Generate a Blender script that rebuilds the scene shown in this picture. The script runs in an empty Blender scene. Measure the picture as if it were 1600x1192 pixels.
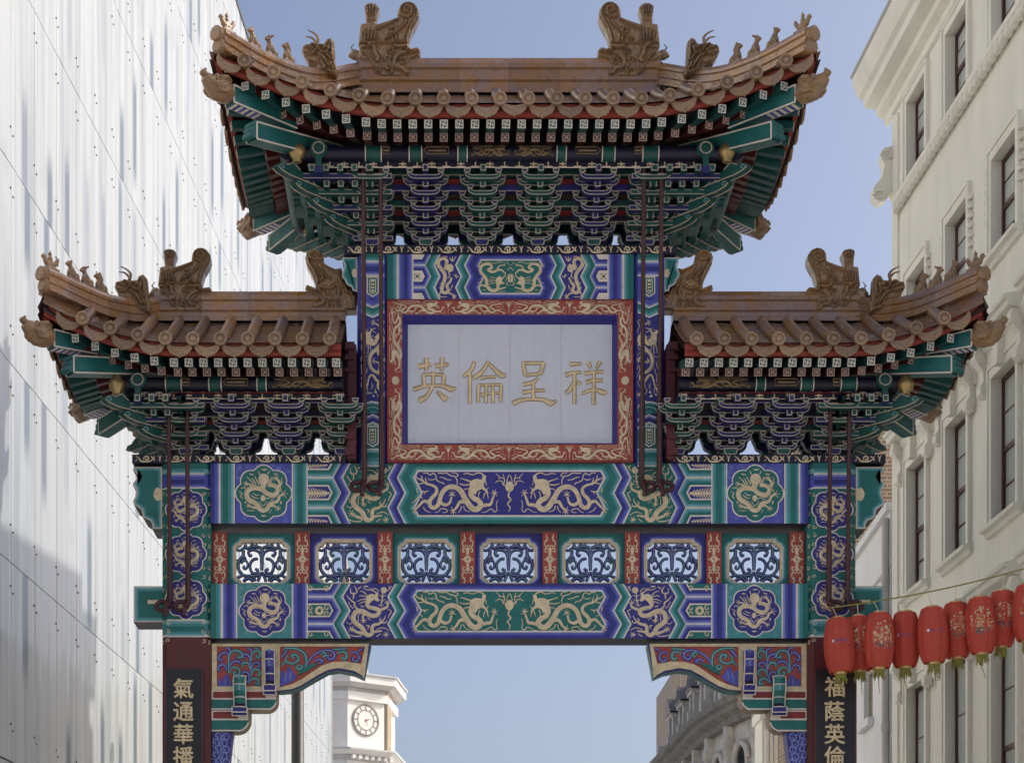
import bpy, bmesh, math, random
from mathutils import Vector, Matrix
random.seed(7)
SC = bpy.context.scene
COL = SC.collection
R = math.radians

# ------------------------------------------------------------------ camera
CX, CY, CZ, F = -0.9, -24.0, 1.6, 3000.0        # position; focal length in photo pixels
PX, PY = 684.0, 1640.0                          # principal point in the 1600 x 1192 photo
cam_d = bpy.data.cameras.new("camera"); cam = bpy.data.objects.new("camera", cam_d); COL.objects.link(cam)
cam.location = (CX, CY, CZ); cam.rotation_euler = (R(90), 0, 0)
cam_d.sensor_fit = 'HORIZONTAL'; cam_d.sensor_width = 36; cam_d.lens = F/1600*36
cam_d.shift_x = (800-PX)/1600; cam_d.shift_y = (PY-596)/1600
cam_d.clip_start = .1; cam_d.clip_end = 2000
SC.camera = cam

# ------------------------------------------------------------------ light
SUN_EL, SUN_AZ = R(37.5), R(80)                 # azimuth clockwise from +Y: from the right, a little beyond the gate
w = bpy.data.worlds.new("World"); SC.world = w; w.use_nodes = True
nt = w.node_tree; nt.nodes.clear()
sky = nt.nodes.new("ShaderNodeTexSky"); sky.sky_type = 'NISHITA'; sky.sun_disc = False
sky.sun_elevation = SUN_EL; sky.sun_rotation = SUN_AZ
sky.air_density = .7; sky.dust_density = 5.; sky.ozone_density = 1.
bg = nt.nodes.new("ShaderNodeBackground"); bg.inputs[1].default_value = .15
wo = nt.nodes.new("ShaderNodeOutputWorld")
nt.links.new(sky.outputs[0], bg.inputs[0]); nt.links.new(bg.outputs[0], wo.inputs[0])
sd = bpy.data.lights.new("sun", 'SUN'); so = bpy.data.objects.new("sun", sd); COL.objects.link(so)
sd.energy = 2.2; sd.angle = R(.5); sd.color = (1, .95, .87)
tosun = Vector((math.sin(SUN_AZ)*math.cos(SUN_EL), math.cos(SUN_AZ)*math.cos(SUN_EL), math.sin(SUN_EL)))
so.location = (20, 0, 40); so.rotation_euler = tosun.to_track_quat('Z', 'Y').to_euler()
SC.view_settings.view_transform = 'Standard'; SC.view_settings.look = 'None'
SC.view_settings.exposure = 0.46; SC.view_settings.gamma = 1; SC.view_settings.use_curve_mapping = False

# ------------------------------------------------------------------ pixel helpers
def sc_(Y): return F/(Y-CY)
def W(px, py, Y):
    s = sc_(Y); return Vector((CX+(px-PX)/s, Y, CZ+(PY-py)/s))
def GX(px, Y=0.): return CX+(px-PX)/sc_(Y)
def GZ(py, Y=0.): return CZ+(PY-py)/sc_(Y)

# ------------------------------------------------------------------ materials
MATS = {}
def mat(name, col, rough=.55, var=.12, scale=6., metal=0., bump=0., bscale=40., col2=None, spec=.5, stretch=(1,1,1), coat=0., thr=(.35,.7), orand=0., dirt=0.):
    m = bpy.data.materials.new(name); m.use_nodes = True; n = m.node_tree; n.nodes.clear()
    L = n.links.new
    out = n.nodes.new("ShaderNodeOutputMaterial"); p = n.nodes.new("ShaderNodeBsdfPrincipled")
    L(p.outputs[0], out.inputs[0])
    tc = n.nodes.new("ShaderNodeNewGeometry"); mp = n.nodes.new("ShaderNodeMapping"); mp.inputs['Scale'].default_value = stretch
    L(tc.outputs['Position'], mp.inputs[0])
    no = n.nodes.new("ShaderNodeTexNoise"); no.inputs['Scale'].default_value = scale; no.inputs['Detail'].default_value = 6; no.inputs['Roughness'].default_value = .62
    L(mp.outputs[0], no.inputs['Vector'])
    cr = n.nodes.new("ShaderNodeMapRange"); cr.inputs[1].default_value = thr[0]; cr.inputs[2].default_value = thr[1]
    L(no.outputs[0], cr.inputs[0])
    mx = n.nodes.new("ShaderNodeMix"); mx.data_type = 'RGBA'
    c2 = col2 if col2 else tuple(c*(1-2.2*var) for c in col)
    mx.inputs[6].default_value = (*col, 1); mx.inputs[7].default_value = (*c2, 1)
    L(cr.outputs[0], mx.inputs[0]); outc = mx.outputs[2]
    if dirt:                                                    # grime settled in blotches and fine specks
        nd = n.nodes.new("ShaderNodeTexNoise"); nd.inputs['Scale'].default_value = scale*4.3; nd.inputs['Detail'].default_value = 8; nd.inputs['Roughness'].default_value = .7
        L(mp.outputs[0], nd.inputs['Vector'])
        dr_ = n.nodes.new("ShaderNodeMapRange"); dr_.inputs[1].default_value = .52; dr_.inputs[2].default_value = .70; dr_.inputs[4].default_value = dirt; L(nd.outputs[0], dr_.inputs[0])
        dm = n.nodes.new("ShaderNodeMix"); dm.data_type = 'RGBA'; dm.inputs[7].default_value = (*[c*.28 for c in col], 1); L(outc, dm.inputs[6]); L(dr_.outputs[0], dm.inputs[0]); outc = dm.outputs[2]
    if orand:
        oi = n.nodes.new("ShaderNodeObjectInfo"); om = n.nodes.new("ShaderNodeMapRange"); om.inputs[3].default_value = 1-orand; om.inputs[4].default_value = 1+orand; L(oi.outputs['Random'], om.inputs[0])
        vm = n.nodes.new("ShaderNodeVectorMath"); vm.operation = 'SCALE'; L(outc, vm.inputs[0]); L(om.outputs[0], vm.inputs['Scale']); outc = vm.outputs[0]
    L(outc, p.inputs['Base Color'])
    rr = n.nodes.new("ShaderNodeMapRange"); rr.inputs[3].default_value = max(.05, rough-.1); rr.inputs[4].default_value = min(1, rough+.12)
    L(no.outputs[0], rr.inputs[0]); L(rr.outputs[0], p.inputs['Roughness'])
    p.inputs['Metallic'].default_value = metal
    p.inputs['Specular IOR Level'].default_value = spec
    if coat: p.inputs['Coat Weight'].default_value = coat; p.inputs['Coat Roughness'].default_value = .15
    if bump:
        nb = n.nodes.new("ShaderNodeTexNoise"); nb.inputs['Scale'].default_value = bscale; nb.inputs['Detail'].default_value = 5
        L(mp.outputs[0], nb.inputs['Vector'])
        b = n.nodes.new("ShaderNodeBump"); b.inputs['Strength'].default_value = bump; b.inputs['Distance'].default_value = .02
        L(nb.outputs[0], b.inputs['Height']); L(b.outputs[0], p.inputs['Normal'])
    MATS[name] = m
    return m
TEAL = mat("teal_paint", (.012,.165,.150), .5, .12, dirt=.3)
TEAL2 = mat("mid_teal_paint", (0.055,0.27,0.285), .5, .1)
TEAL3 = mat("pale_teal_paint", (0.2,0.43,0.47), .5, .1)
BLUE = mat("ultramarine_paint", (.032,.032,.25), .5, .12, dirt=.3)
BLUE2 = mat("mid_blue_paint", (.08,.095,.45), .5, .1, dirt=.25)
BLUE3 = mat("pale_blue_paint", (.25,.29,.62), .5, .1)
CREAM = mat("cream_line_paint", (0.819,0.730,0.640), .55, .08)
GOLD = mat("gilded_relief", (.84,.69,.46), .32, .12, scale=14, dirt=.5, bump=.6, bscale=85, metal=.12)
GOLD2 = mat("old_gilding", (.80,.64,.38), .3, .15, scale=10, metal=.15, dirt=.3)
GOLDD = mat("dark_gilding", (.28,.19,.09), .45, .12, scale=10, metal=.2)
RED = mat("vermilion_paint", (0.384,0.064,0.046), .5, .1)
DRED = mat("dark_red_paint", (0.256,0.028,0.026), .5, .15)
MAROON = mat("maroon_lacquer", (0.109,0.018,0.020), .4, .12, scale=3)
BLACK = mat("black_lacquer", (.014,.014,.018), .4, .1, scale=3)
NAVY = mat("navy_paint", (.007,.006,.026), .5, .1)
PLAQ = mat("pale_grey_board", (.62,.63,.70), .5, .03, scale=2.2, stretch=(3,3,.8), dirt=.12)
TILE = mat("brown_glazed_tile", (.32,.158,.052), .22, .1, scale=3.5, col2=(.25,.17,.155), bump=.35, bscale=22, spec=.7, thr=(.42,.66), orand=.22, dirt=.55, coat=.3)
TILEP = mat("weathered_pan_tile", (.27,.135,.045), .24, .1, scale=3.2, col2=(.20,.145,.145), bump=.35, bscale=18, spec=.7, thr=(.38,.62), orand=.28, dirt=.55, coat=.25)
TILER = mat("carved_tile", (.31,.17,.068), .3, .14, scale=9, col2=(.22,.15,.10), bump=.5, bscale=45, orand=.12, dirt=.6, coat=.2)
TILEE = mat("moulded_tile_end", (.33,.205,.105), .34, .14, scale=9, col2=(.26,.18,.14), bump=.5, bscale=55, orand=.20, dirt=.6)
ROD = mat("maroon_iron_rod", (.075,.020,.024), .45, .2, scale=12)
BRASS = mat("dull_brass", (.46,.33,.14), .3, .15, scale=8, metal=.6)
BRC = mat("bracket_edge_eave_shade", (.50,.43,.34), .55, .1, scale=20, dirt=.5)  # cream line paint dimmed: eave shade put into the colour
BRB = mat("bracket_blue_eave_shade", (.018,.018,.135), .5, .12, dirt=.4)  # darker copy of the ultramarine, shade under the eaves mixed in
BRG = mat("bracket_green_eave_shade", (.008,.088,.080), .5, .12, dirt=.4)  # darker copy of the teal, shade under the eaves mixed in
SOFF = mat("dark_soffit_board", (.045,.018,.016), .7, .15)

# ------------------------------------------------------------------ mesh builder
class MB:
    def __init__(s): s.v = []; s.f = []; s.m = []; s.mats = []; s.sm = []
    def mi(s, m):
        if m not in s.mats: s.mats.append(m)
        return s.mats.index(m)
    def add(s, vs, fs, m, smooth=False):
        b = len(s.v); s.v += [tuple(v) for v in vs]; k = s.mi(m)
        for f in fs:
            s.f.append([b+i for i in f]); s.m.append(k); s.sm.append(smooth)
    def box(s, x0, x1, y0, y1, z0, z1, m):
        x0, x1 = min(x0,x1), max(x0,x1); y0, y1 = min(y0,y1), max(y0,y1); z0, z1 = min(z0,z1), max(z0,z1)
        vs = [(x0,y0,z0),(x1,y0,z0),(x1,y1,z0),(x0,y1,z0),(x0,y0,z1),(x1,y0,z1),(x1,y1,z1),(x0,y1,z1)]
        s.add(vs, [(0,3,2,1),(4,5,6,7),(0,1,5,4),(1,2,6,5),(2,3,7,6),(3,0,4,7)], m)
    def sheet(s, pts, y, m):                                   # flat polygon facing -Y; pts (x,z)
        a = sum(pts[i][0]*pts[(i+1)%len(pts)][1]-pts[(i+1)%len(pts)][0]*pts[i][1] for i in range(len(pts)))
        if a < 0: pts = pts[::-1]
        s.add([(p[0], y, p[1]) for p in pts], [tuple(range(len(pts)))], m)
    def rect(s, x0, x1, z0, z1, y, m):
        s.sheet([(x0,z0),(x1,z0),(x1,z1),(x0,z1)], y, m)
    def prism(s, pts, y0, y1, m, mside=None):                  # pts (x,z) extruded between y0 (front) and y1
        a = sum(pts[i][0]*pts[(i+1)%len(pts)][1]-pts[(i+1)%len(pts)][0]*pts[i][1] for i in range(len(pts)))
        if a < 0: pts = pts[::-1]
        n = len(pts)
        vs = [(p[0],y0,p[1]) for p in pts]+[(p[0],y1,p[1]) for p in pts]
        s.add(vs, [tuple(range(n)), tuple(range(2*n-1, n-1, -1))], m)
        s.add(vs, [(i, i+n, (i+1)%n+n, (i+1)%n) for i in range(n)], mside or m)
    def relief(s, pts, y0, y1, bev, m):                        # prism with a bevelled front edge
        a = sum(pts[i][0]*pts[(i+1)%len(pts)][1]-pts[(i+1)%len(pts)][0]*pts[i][1] for i in range(len(pts)))
        if a < 0: pts = pts[::-1]
        n = len(pts); ins = inset(pts, bev)
        vs = [(p[0],y0-bev*.9,p[1]) for p in ins]+[(p[0],y0,p[1]) for p in pts]+[(p[0],y1,p[1]) for p in pts]+[(p[0],y1+bev*.9,p[1]) for p in ins]
        fs = [tuple(range(n)), tuple(range(4*n-1, 3*n-1, -1))]
        for k in range(3): fs += [(k*n+i, (k+1)*n+i, (k+1)*n+(i+1)%n, k*n+(i+1)%n) for i in range(n)]
        s.add(vs, fs, m)
    def rib(s, pts, ws, y, m, ridge=.4, smooth=False):          # raised ribbon on a plane facing -Y
        n = len(pts)
        if n < 2: return
        if not hasattr(ws, '__len__'): ws = [ws]*n
        vs = []
        for i in range(n):
            a = pts[max(0,i-1)]; b = pts[min(n-1,i+1)]
            dx, dz = b[0]-a[0], b[1]-a[1]; l = math.hypot(dx,dz) or 1e-6
            nx, nz = -dz/l, dx/l; h = ws[i]/2
            p = pts[i]
            vs += [(p[0]+nx*h, y, p[1]+nz*h), (p[0], y-ridge*h, p[1]), (p[0]-nx*h, y, p[1]-nz*h)]
        fs = []
        for i in range(n-1):
            fs += [(3*i,3*i+3,3*i+4,3*i+1),(3*i+1,3*i+4,3*i+5,3*i+2)]
        s.add(vs, fs, m, smooth)
    def tube(s, path, rs, m, seg=8, cap=True, smooth=True):
        path = [Vector(p) for p in path]; n = len(path)
        if not hasattr(rs, '__len__'): rs = [rs]*n
        vs = []; up = None
        for i in range(n):
            t = (path[min(n-1,i+1)]-path[max(0,i-1)]).normalized()
            if up is None:
                up = Vector((0,0,1)) if abs(t.z) < .9 else Vector((1,0,0))
            a = t.cross(up).normalized(); b = a.cross(t).normalized(); up = b
            for k in range(seg):
                an = 2*math.pi*k/seg
                vs.append(path[i]+a*rs[i]*math.cos(an)+b*rs[i]*math.sin(an))
        fs = []
        for i in range(n-1):
            for k in range(seg):
                fs.append((i*seg+k, i*seg+(k+1)%seg, (i+1)*seg+(k+1)%seg, (i+1)*seg+k))
        s.add(vs, fs, m, smooth)
        if cap:
            s.add(vs[:seg], [tuple(range(seg-1,-1,-1))], m); s.add(vs[-seg:], [tuple(range(seg))], m)
    def lathe(s, prof, c, m, seg=16, smooth=True, axis='z'):    # prof (r,h)
        vs = []
        for r, h in prof:
            for k in range(seg):
                an = 2*math.pi*k/seg; x, y = r*math.cos(an), r*math.sin(an)
                vs.append((c[0]+x, c[1]+y, c[2]+h) if axis == 'z' else (c[0]+x, c[1]-h, c[2]+y))
        fs = []
        for i in range(len(prof)-1):
            for k in range(seg):
                q = (i*seg+k, i*seg+(k+1)%seg, (i+1)*seg+(k+1)%seg, (i+1)*seg+k)
                fs.append(q)
        fs.append(tuple(range(seg-1,-1,-1))); fs.append(tuple((len(prof)-1)*seg+k for k in range(seg)))
        s.add(vs, fs, m, smooth)
    def ball(s, c, r, m, seg=10, rings=7):
        if not hasattr(r, '__len__'): r = (r,r,r)
        vs = []; fs = []
        for i in range(1, rings):
            th = math.pi*i/rings
            for k in range(seg):
                an = 2*math.pi*k/seg
                vs.append((c[0]+r[0]*math.sin(th)*math.cos(an), c[1]+r[1]*math.sin(th)*math.sin(an), c[2]+r[2]*math.cos(th)))
        t = len(vs); vs += [(c[0],c[1],c[2]+r[2]), (c[0],c[1],c[2]-r[2])]
        for i in range(rings-2):
            for k in range(seg):
                fs.append((i*seg+k, (i+1)*seg+k, (i+1)*seg+(k+1)%seg, i*seg+(k+1)%seg))
        for k in range(seg):
            fs.append((t, k, (k+1)%seg)); fs.append((t+1, (rings-2)*seg+(k+1)%seg, (rings-2)*seg+k))
        s.add(vs, fs, m, True)
    def obox(s, o, ex, ey, ez, m):                             # box from a corner and three edge vectors
        o, ex, ey, ez = Vector(o), Vector(ex), Vector(ey), Vector(ez)
        if ex.cross(ey).dot(ez) < 0: o = o+ex; ex = -ex
        vs = [o, o+ex, o+ex+ey, o+ey, o+ez, o+ex+ez, o+ex+ey+ez, o+ey+ez]
        s.add(vs, [(0,3,2,1),(4,5,6,7),(0,1,5,4),(1,2,6,5),(2,3,7,6),(3,0,4,7)], m)
    def mesh(s, name):
        me = bpy.data.meshes.new(name); me.from_pydata(s.v, [], s.f)
        for m in s.mats: me.materials.append(m)
        me.polygons.foreach_set('material_index', s.m); me.polygons.foreach_set('use_smooth', s.sm)
        me.update(); return me
    def obj(s, name, parent=None, loc=None, **k):
        if not s.v: return None
        return put(name, s.mesh(name), parent, loc, **k)
def put(name, me, parent=None, loc=None, rot=None, scale=None, **k):
    o = bpy.data.objects.new(name, me); COL.objects.link(o)
    if loc is not None: o.location = loc
    if rot is not None: o.rotation_euler = rot
    if scale is not None: o.scale = scale
    if parent is not None: o.parent = parent
    for a, b in k.items(): o[a] = b
    return o
def thing(name, label, cat, loc=(0,0,0), group=None):
    o = put(name, None, None, loc); o['label'] = label; o['category'] = cat
    if group: o['group'] = group
    return o
def part(name, parent): return put(name, None, parent)
def inset(pts, d):
    n = len(pts); out = []
    for i in range(n):
        a, b, c = pts[i-1], pts[i], pts[(i+1)%n]
        d1 = Vector((b[0]-a[0], b[1]-a[1])); d2 = Vector((c[0]-b[0], c[1]-b[1]))
        if d1.length < 1e-9 or d2.length < 1e-9: out.append(b); continue
        d1.normalize(); d2.normalize()
        n1 = Vector((-d1.y, d1.x)); n2 = Vector((-d2.y, d2.x)); h = n1+n2
        if h.length < .2: h = n1
        k = d/max(.45, h.length_squared/2)
        out.append((b[0]+h.x*k, b[1]+h.y*k))
    return out
def cr(pts, n=5, closed=False):                                # Catmull-Rom through 2D or 3D points
    P = [Vector(p) for p in pts]; N = len(P); out = []
    if N < 3 and not closed: return [tuple(p) for p in P]
    for i in range(N if closed else N-1):
        p0 = P[(i-1)%N] if closed or i > 0 else P[0]*2-P[1]
        p1 = P[i]; p2 = P[(i+1)%N]
        p3 = P[(i+2)%N] if closed or i+2 < N else P[-1]*2-P[-2]
        for k in range(n):
            t = k/n
            out.append(tuple(.5*((2*p1)+(-p0+p2)*t+(2*p0-5*p1+4*p2-p3)*t*t+(-p0+3*p1-3*p2+p3)*t**3)))
    if not closed: out.append(tuple(P[-1]))
    return out
def lerpw(ws, n):
    out = []
    for i in range(n):
        f = i/(n-1)*(len(ws)-1) if n > 1 else 0; k = min(int(f), len(ws)-2) if len(ws) > 1 else 0
        out.append(ws[k]+(ws[k+1]-ws[k])*(f-k) if len(ws) > 1 else ws[0])
    return out
def fuse(mb, name, voxel, m):                                  # voxel-fuse overlapping shapes into one continuous skin
    me = mb.mesh(name); o = bpy.data.objects.new(name, me); COL.objects.link(o)
    md = o.modifiers.new("r", 'REMESH'); md.mode = 'VOXEL'; md.voxel_size = voxel; md.use_smooth_shade = True
    ms = o.modifiers.new("s", 'SMOOTH'); ms.iterations = 2; ms.factor = .5
    dg = bpy.context.evaluated_depsgraph_get(); dg.update()
    r = bpy.data.meshes.new_from_object(o.evaluated_get(dg)); r.name = name
    bpy.data.objects.remove(o)
    r.materials.clear(); r.materials.append(m)
    return r
# ================================================================== ornament drawing (2D strokes -> gilded relief)
# each design: list of (points, widths) strokes + blobs, in its own drawing units, y downwards
def claws(c, r, a0, n=5, spread=200, w=16):
    return [([(c[0],c[1]), (c[0]+r*math.cos(R(a0-spread/2+spread*i/(n-1))), c[1]-r*math.sin(R(a0-spread/2+spread*i/(n-1))))], [w, w*.45]) for i in range(n)]
RUN = dict(box=(120,150,1425,645), strokes=[
 ([(330,290),(430,310),(490,350),(480,410),(420,460),(385,510),(400,560),(450,580),(510,550),(540,480),(570,410),(630,350),(720,325),(810,345),(870,390),(910,450),(950,500),(1000,560),(1070,600),(1140,580),(1160,530),(1120,490),(1050,460),(1010,410),(1020,350),(1060,300)], [26,46,54,58,62,70,78,74,66,60]),
 ([(340,295),(250,240),(200,225),(160,175)],[26,18,12]), ([(300,265),(270,230),(265,190)],[18,12]), ([(350,290),(330,250),(320,215)],[18,10]), ([(290,280),(230,292),(180,285)],[18,10]),
 ([(1000,262),(930,242),(860,225)],[20,12]), ([(990,300),(910,305),(840,290)],[20,12]), ([(980,350),(940,352),(900,370)],[18,10]),
 ([(1215,200),(1180,170),(1120,160),(1040,182),(960,165),(900,175)],[26,16,14,14,12]),
 ([(1150,380),(1130,430),(1140,470)],[14,9]), ([(1240,260),(1250,310)],[12,9]),
 ([(1160,330),(1230,360),(1270,410)],[40,26]), ([(1245,380),(1280,330)],[14,8]), ([(1225,400),(1200,470)],[16,9]), ([(1260,400),(1280,470)],[16,9]),
 ([(1150,565),(1250,545),(1310,540),(1340,480),(1365,425)],[50,46,40,30,26]), ([(380,520),(300,500),(230,550),(165,605)],[50,40,30,24]),
 ([(540,510),(620,545),(690,520),(720,445)],[46,44,34,26]), ([(940,510),(850,510),(800,570),(755,610)],[54,44,34,26]),
 ([(290,165),(350,160),(390,185),(440,165),(480,190),(490,240),(540,270),(590,280),(610,300)],[13,16,13]), ([(360,230),(420,245),(470,230)],[10,14,10]),
 ([(510,160),(580,165),(640,160),(700,190),(760,200),(800,240),(805,300)],[12,16,12]), ([(540,210),(600,220),(650,240),(720,245)],[10,15,10]), ([(720,155),(790,165),(820,190),(780,208)],[10,15,10]),
 ([(120,520),(170,490),(210,450),(250,445),(280,470)],[9,13,9]), ([(290,570),(320,610),(400,640)],[14,9]), ([(470,640),(530,620),(560,590),(640,600),(650,630),(580,640)],[9,14,9]),
 ([(820,640),(860,600),(870,560)],[9,13]), ([(900,560),(930,610),(1000,630)],[14,9]), ([(1180,635),(1240,630),(1300,600),(1340,600),(1370,630),(1410,610),(1400,540),(1420,490)],[8,13,13,9]),
 ([(250,370),(310,388),(370,375)],[8,22,6]), ([(190,340),(200,400)],[14,14]), ([(310,385),(312,420)],[12,8])]
 + claws((1370,410),55,70)+claws((170,608),60,215)+claws((728,425),55,90)+claws((745,615),55,225),
 blobs=[[(995,262),(1060,238),(1110,232),(1175,240),(1200,180),(1245,195),(1235,255),(1205,300),(1225,345),(1175,352),(1120,370),(1080,425),(1030,400),(985,350),(1000,305)]])
PEARL = dict(box=(1270,150,1710,645), strokes=[
 ([(1440,310),(1390,295),(1370,250),(1300,250),(1270,270)],[16,10]), ([(1400,290),(1410,220),(1340,200),(1280,150)],[16,9]), ([(1410,220),(1390,160)],[14,8]), ([(1340,200),(1320,230)],[12,8]),
 ([(1540,310),(1590,295),(1610,250),(1680,250),(1710,270)],[16,10]), ([(1580,290),(1570,220),(1640,200),(1700,150)],[16,9]), ([(1570,220),(1590,160)],[14,8]), ([(1640,200),(1660,230)],[12,8]),
 ([(1445,260),(1470,190),(1490,175),(1510,190),(1535,260)],[14,10,14]), ([(1490,390),(1470,440),(1510,490),(1460,540),(1500,590),(1475,645)],[22,24,20,18,8])],
 blobs=[[(1490+68*math.cos(R(a)),320+68*math.sin(R(a))) for a in range(0,360,30)]])
COIL = dict(box=(75,60,1050,1130), strokes=[
 ([(640,440),(740,450),(805,490),(820,560),(780,625),(700,635),(610,600),(545,540),(440,505),(330,515),(262,570),(250,650),(290,730),(370,780),(440,830),(480,905),(560,950),(630,910),(655,840),(710,795),(790,775),(835,730),(850,675),(910,630)], [70,76,80,84,88,90,86,80,70,56,40]),
 ([(560,430),(540,500),(520,560)],[110,100,70]), ([(790,490),(860,440),(845,370),(800,325)],[60,50,34]), ([(490,240),(465,165)],[22,12]), ([(640,230),(672,165)],[22,12]),
 ([(480,440),(440,360),(400,270)],[22,20,10]), ([(425,450),(390,370),(345,305)],[22,20,10]), ([(400,470),(330,360),(255,285)],[22,20,10]), ([(660,440),(680,350),(725,275)],[22,10]), ([(685,420),(715,340),(755,290)],[22,10]),
 ([(370,500),(330,445),(255,420)],[46,26]), ([(450,880),(380,890),(305,850)],[50,28]), ([(650,870),(740,850),(815,900)],[50,28]),
 ([(330,640),(390,690),(470,710)],[12,18,12]), ([(365,600),(430,648),(485,640)],[12,18,12]), ([(610,715),(680,690),(800,680)],[18,10]), ([(690,730),(760,715)],[16,10]),
 ([(140,510),(210,495),(240,540)],[14,20,12]), ([(110,570),(165,610),(140,660),(180,715)],[12,20,12]), ([(890,295),(902,400),(870,470),(882,570)],[10,20,12]),
 ([(490,760),(520,830),(550,865),(590,820),(630,760)],[10,16,10]), ([(250,950),(330,952),(400,945)],[8,14,8]), ([(700,930),(670,1010)],[16,8]),
 ([(525,140),(575,142),(635,138)],[10,34,10]), ([(300,222),(345,235),(385,235)],[10,30,10]), ([(745,222),(790,230),(830,235)],[10,30,10]), ([(510,1045),(560,1055),(615,1050)],[10,32,10]), ([(225,765),(230,810)],[24,24]), ([(885,760),(880,820)],[20,34])]
 + claws((795,315),60,120)+claws((245,420),60,180)+claws((295,850),66,180)+claws((825,905),60,330)+claws((915,625),100,30,4,150),
 blobs=[[(565+100*math.cos(R(a)),330+112*math.sin(R(a))) for a in range(0,360,24)], [(553+48*math.cos(R(a)),705+62*math.sin(R(a))) for a in range(0,360,36)]])
ASC = dict(box=(160,120,970,1095), strokes=[
 ([(560,400),(530,470),(560,530),(640,550),(730,580),(742,640),(690,690),(600,690),(520,650),(430,605),(340,620),(292,690),(290,780),(350,850),(440,920),(490,1010),(550,1060),(620,1020),(620,930),(650,870),(730,850),(790,810)], [60,64,70,74,80,80,80,76,66,54,36]),
 ([(790,820),(760,770),(790,735)],[28,10]), ([(790,810),(840,750),(860,690)],[28,10]), ([(790,820),(860,825),(885,775)],[26,10]),
 ([(530,310),(470,250),(400,230)],[20,10]), ([(520,340),(450,320),(390,325)],[20,10]), ([(520,380),(440,390),(350,430)],[20,10]), ([(530,420),(450,440),(390,470)],[20,10]), ([(700,265),(620,215),(540,210),(460,180)],[22,16,10]), ([(740,240),(690,190),(600,190),(560,175)],[16,10]),
 ([(735,595),(830,560),(895,520),(890,455)],[50,44,30]), ([(480,650),(455,720),(470,780)],[50,40,28]), ([(470,1030),(350,1000),(265,950)],[56,44,28]), ([(600,1010),(700,990),(800,980)],[50,34,24]),
 ([(375,575),(310,510),(305,450),(240,400),(170,310)],[26,30,24,10]), ([(285,380),(290,285),(240,260),(240,175)],[20,24,10]), ([(290,285),(350,250),(335,190),(300,135)],[20,22,10]), ([(290,560),(235,505),(200,430)],[16,10]),
 ([(810,270),(800,400),(770,520)],[20,24,14]), ([(800,340),(755,300)],[14,8]), ([(805,330),(875,310)],[14,8]), ([(795,420),(740,390)],[14,8]), ([(795,430),(860,380)],[14,8]), ([(770,510),(730,480)],[14,8]), ([(770,510),(830,490)],[14,8]),
 ([(900,570),(962,610),(930,680),(910,745)],[12,18,10]), ([(265,830),(220,850),(165,810)],[16,10]), ([(230,760),(215,690)],[14,8]), ([(380,800),(375,700),(420,650)],[14,10]), ([(210,1050),(290,1075),(400,1080),(440,1050)],[12,20,12]), ([(700,950),(820,920),(925,975)],[14,16,10]), ([(700,1085),(780,1030)],[16,10]), ([(540,735),(600,780)],[18,8]), ([(520,880),(570,885),(540,945)],[20,22,8]), ([(420,510),(480,525)],[24,14]), ([(470,145),(550,145)],[20,24]), ([(370,190),(430,145)],[26,12]), ([(830,930),(940,120)][:1]+[(840,930)],[4,4]),
 ([(920,130),(930,190),(890,230)],[14,18,10]), ([(970,140),(925,200)],[10,16])]
 + claws((890,455),60,80)+claws((470,785),60,270)+claws((255,945),70,170,7,330)+claws((870,1050),60,0,7,330),
 blobs=[[(525,325),(600,280),(675,300),(700,255),(735,260),(725,340),(745,420),(705,425),(660,390),(610,425),(570,480),(510,430)], [(830+58*math.cos(R(a)),215+60*math.sin(R(a))) for a in range(0,360,36)]])
TOPC = dict(box=(930,130,1395,545), strokes=[                                    # left half of the facing pair on the topmost beam
 ([(1320,290),(1280,250),(1220,250),(1150,275),(1085,245),(1140,215),(1110,170),(1050,165),(990,200),(985,270),(1035,330),(1068,390),(1072,460),(1130,520),(1210,515),(1225,450),(1215,400)],[20,40,46,48,50,54,58,58,54,46]),
 ([(1210,250),(1250,190),(1330,185)],[30,14]), ([(1300,185),(1340,150)],[12,6]), ([(1075,470),(1000,455),(945,500)],[34,16]), ([(1190,510),(1270,500),(1340,480)],[34,16]), ([(1240,400),(1320,330),(1330,280)],[26,12]),
 ([(1100,370),(1150,385),(1190,390)],[8,14]), ([(1100,400),(1150,405)],[8,14]), ([(1110,340),(1190,360)],[8,14]), ([(1100,440),(1180,420)],[8,14]), ([(1110,145),(1180,160),(1250,140),(1300,150)],[9,13,8]),
 ([(940,180),(960,160),(1000,150)],[8,12]), ([(930,210),(950,190)],[8,12]), ([(970,410),(1000,390),(990,350)],[10,14,8]), ([(940,420),(970,430)],[8,12]), ([(1010,515),(1060,520)],[10,10]), ([(1230,540),(1330,535)],[9,9]), ([(1390,380),(1345,440),(1390,455)],[12,14,8]), ([(1390,300),(1360,330),(1330,400)],[12,12,8]), ([(1360,250),(1395,215)],[16,12]), ([(1350,140),(1390,190)],[10,10])],
 blobs=[[(1200,360),(1250,330),(1290,360),(1280,400),(1320,430),(1270,440),(1240,460),(1190,430)], [(1395,300),(1360,350),(1370,400),(1395,420)]])
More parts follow.
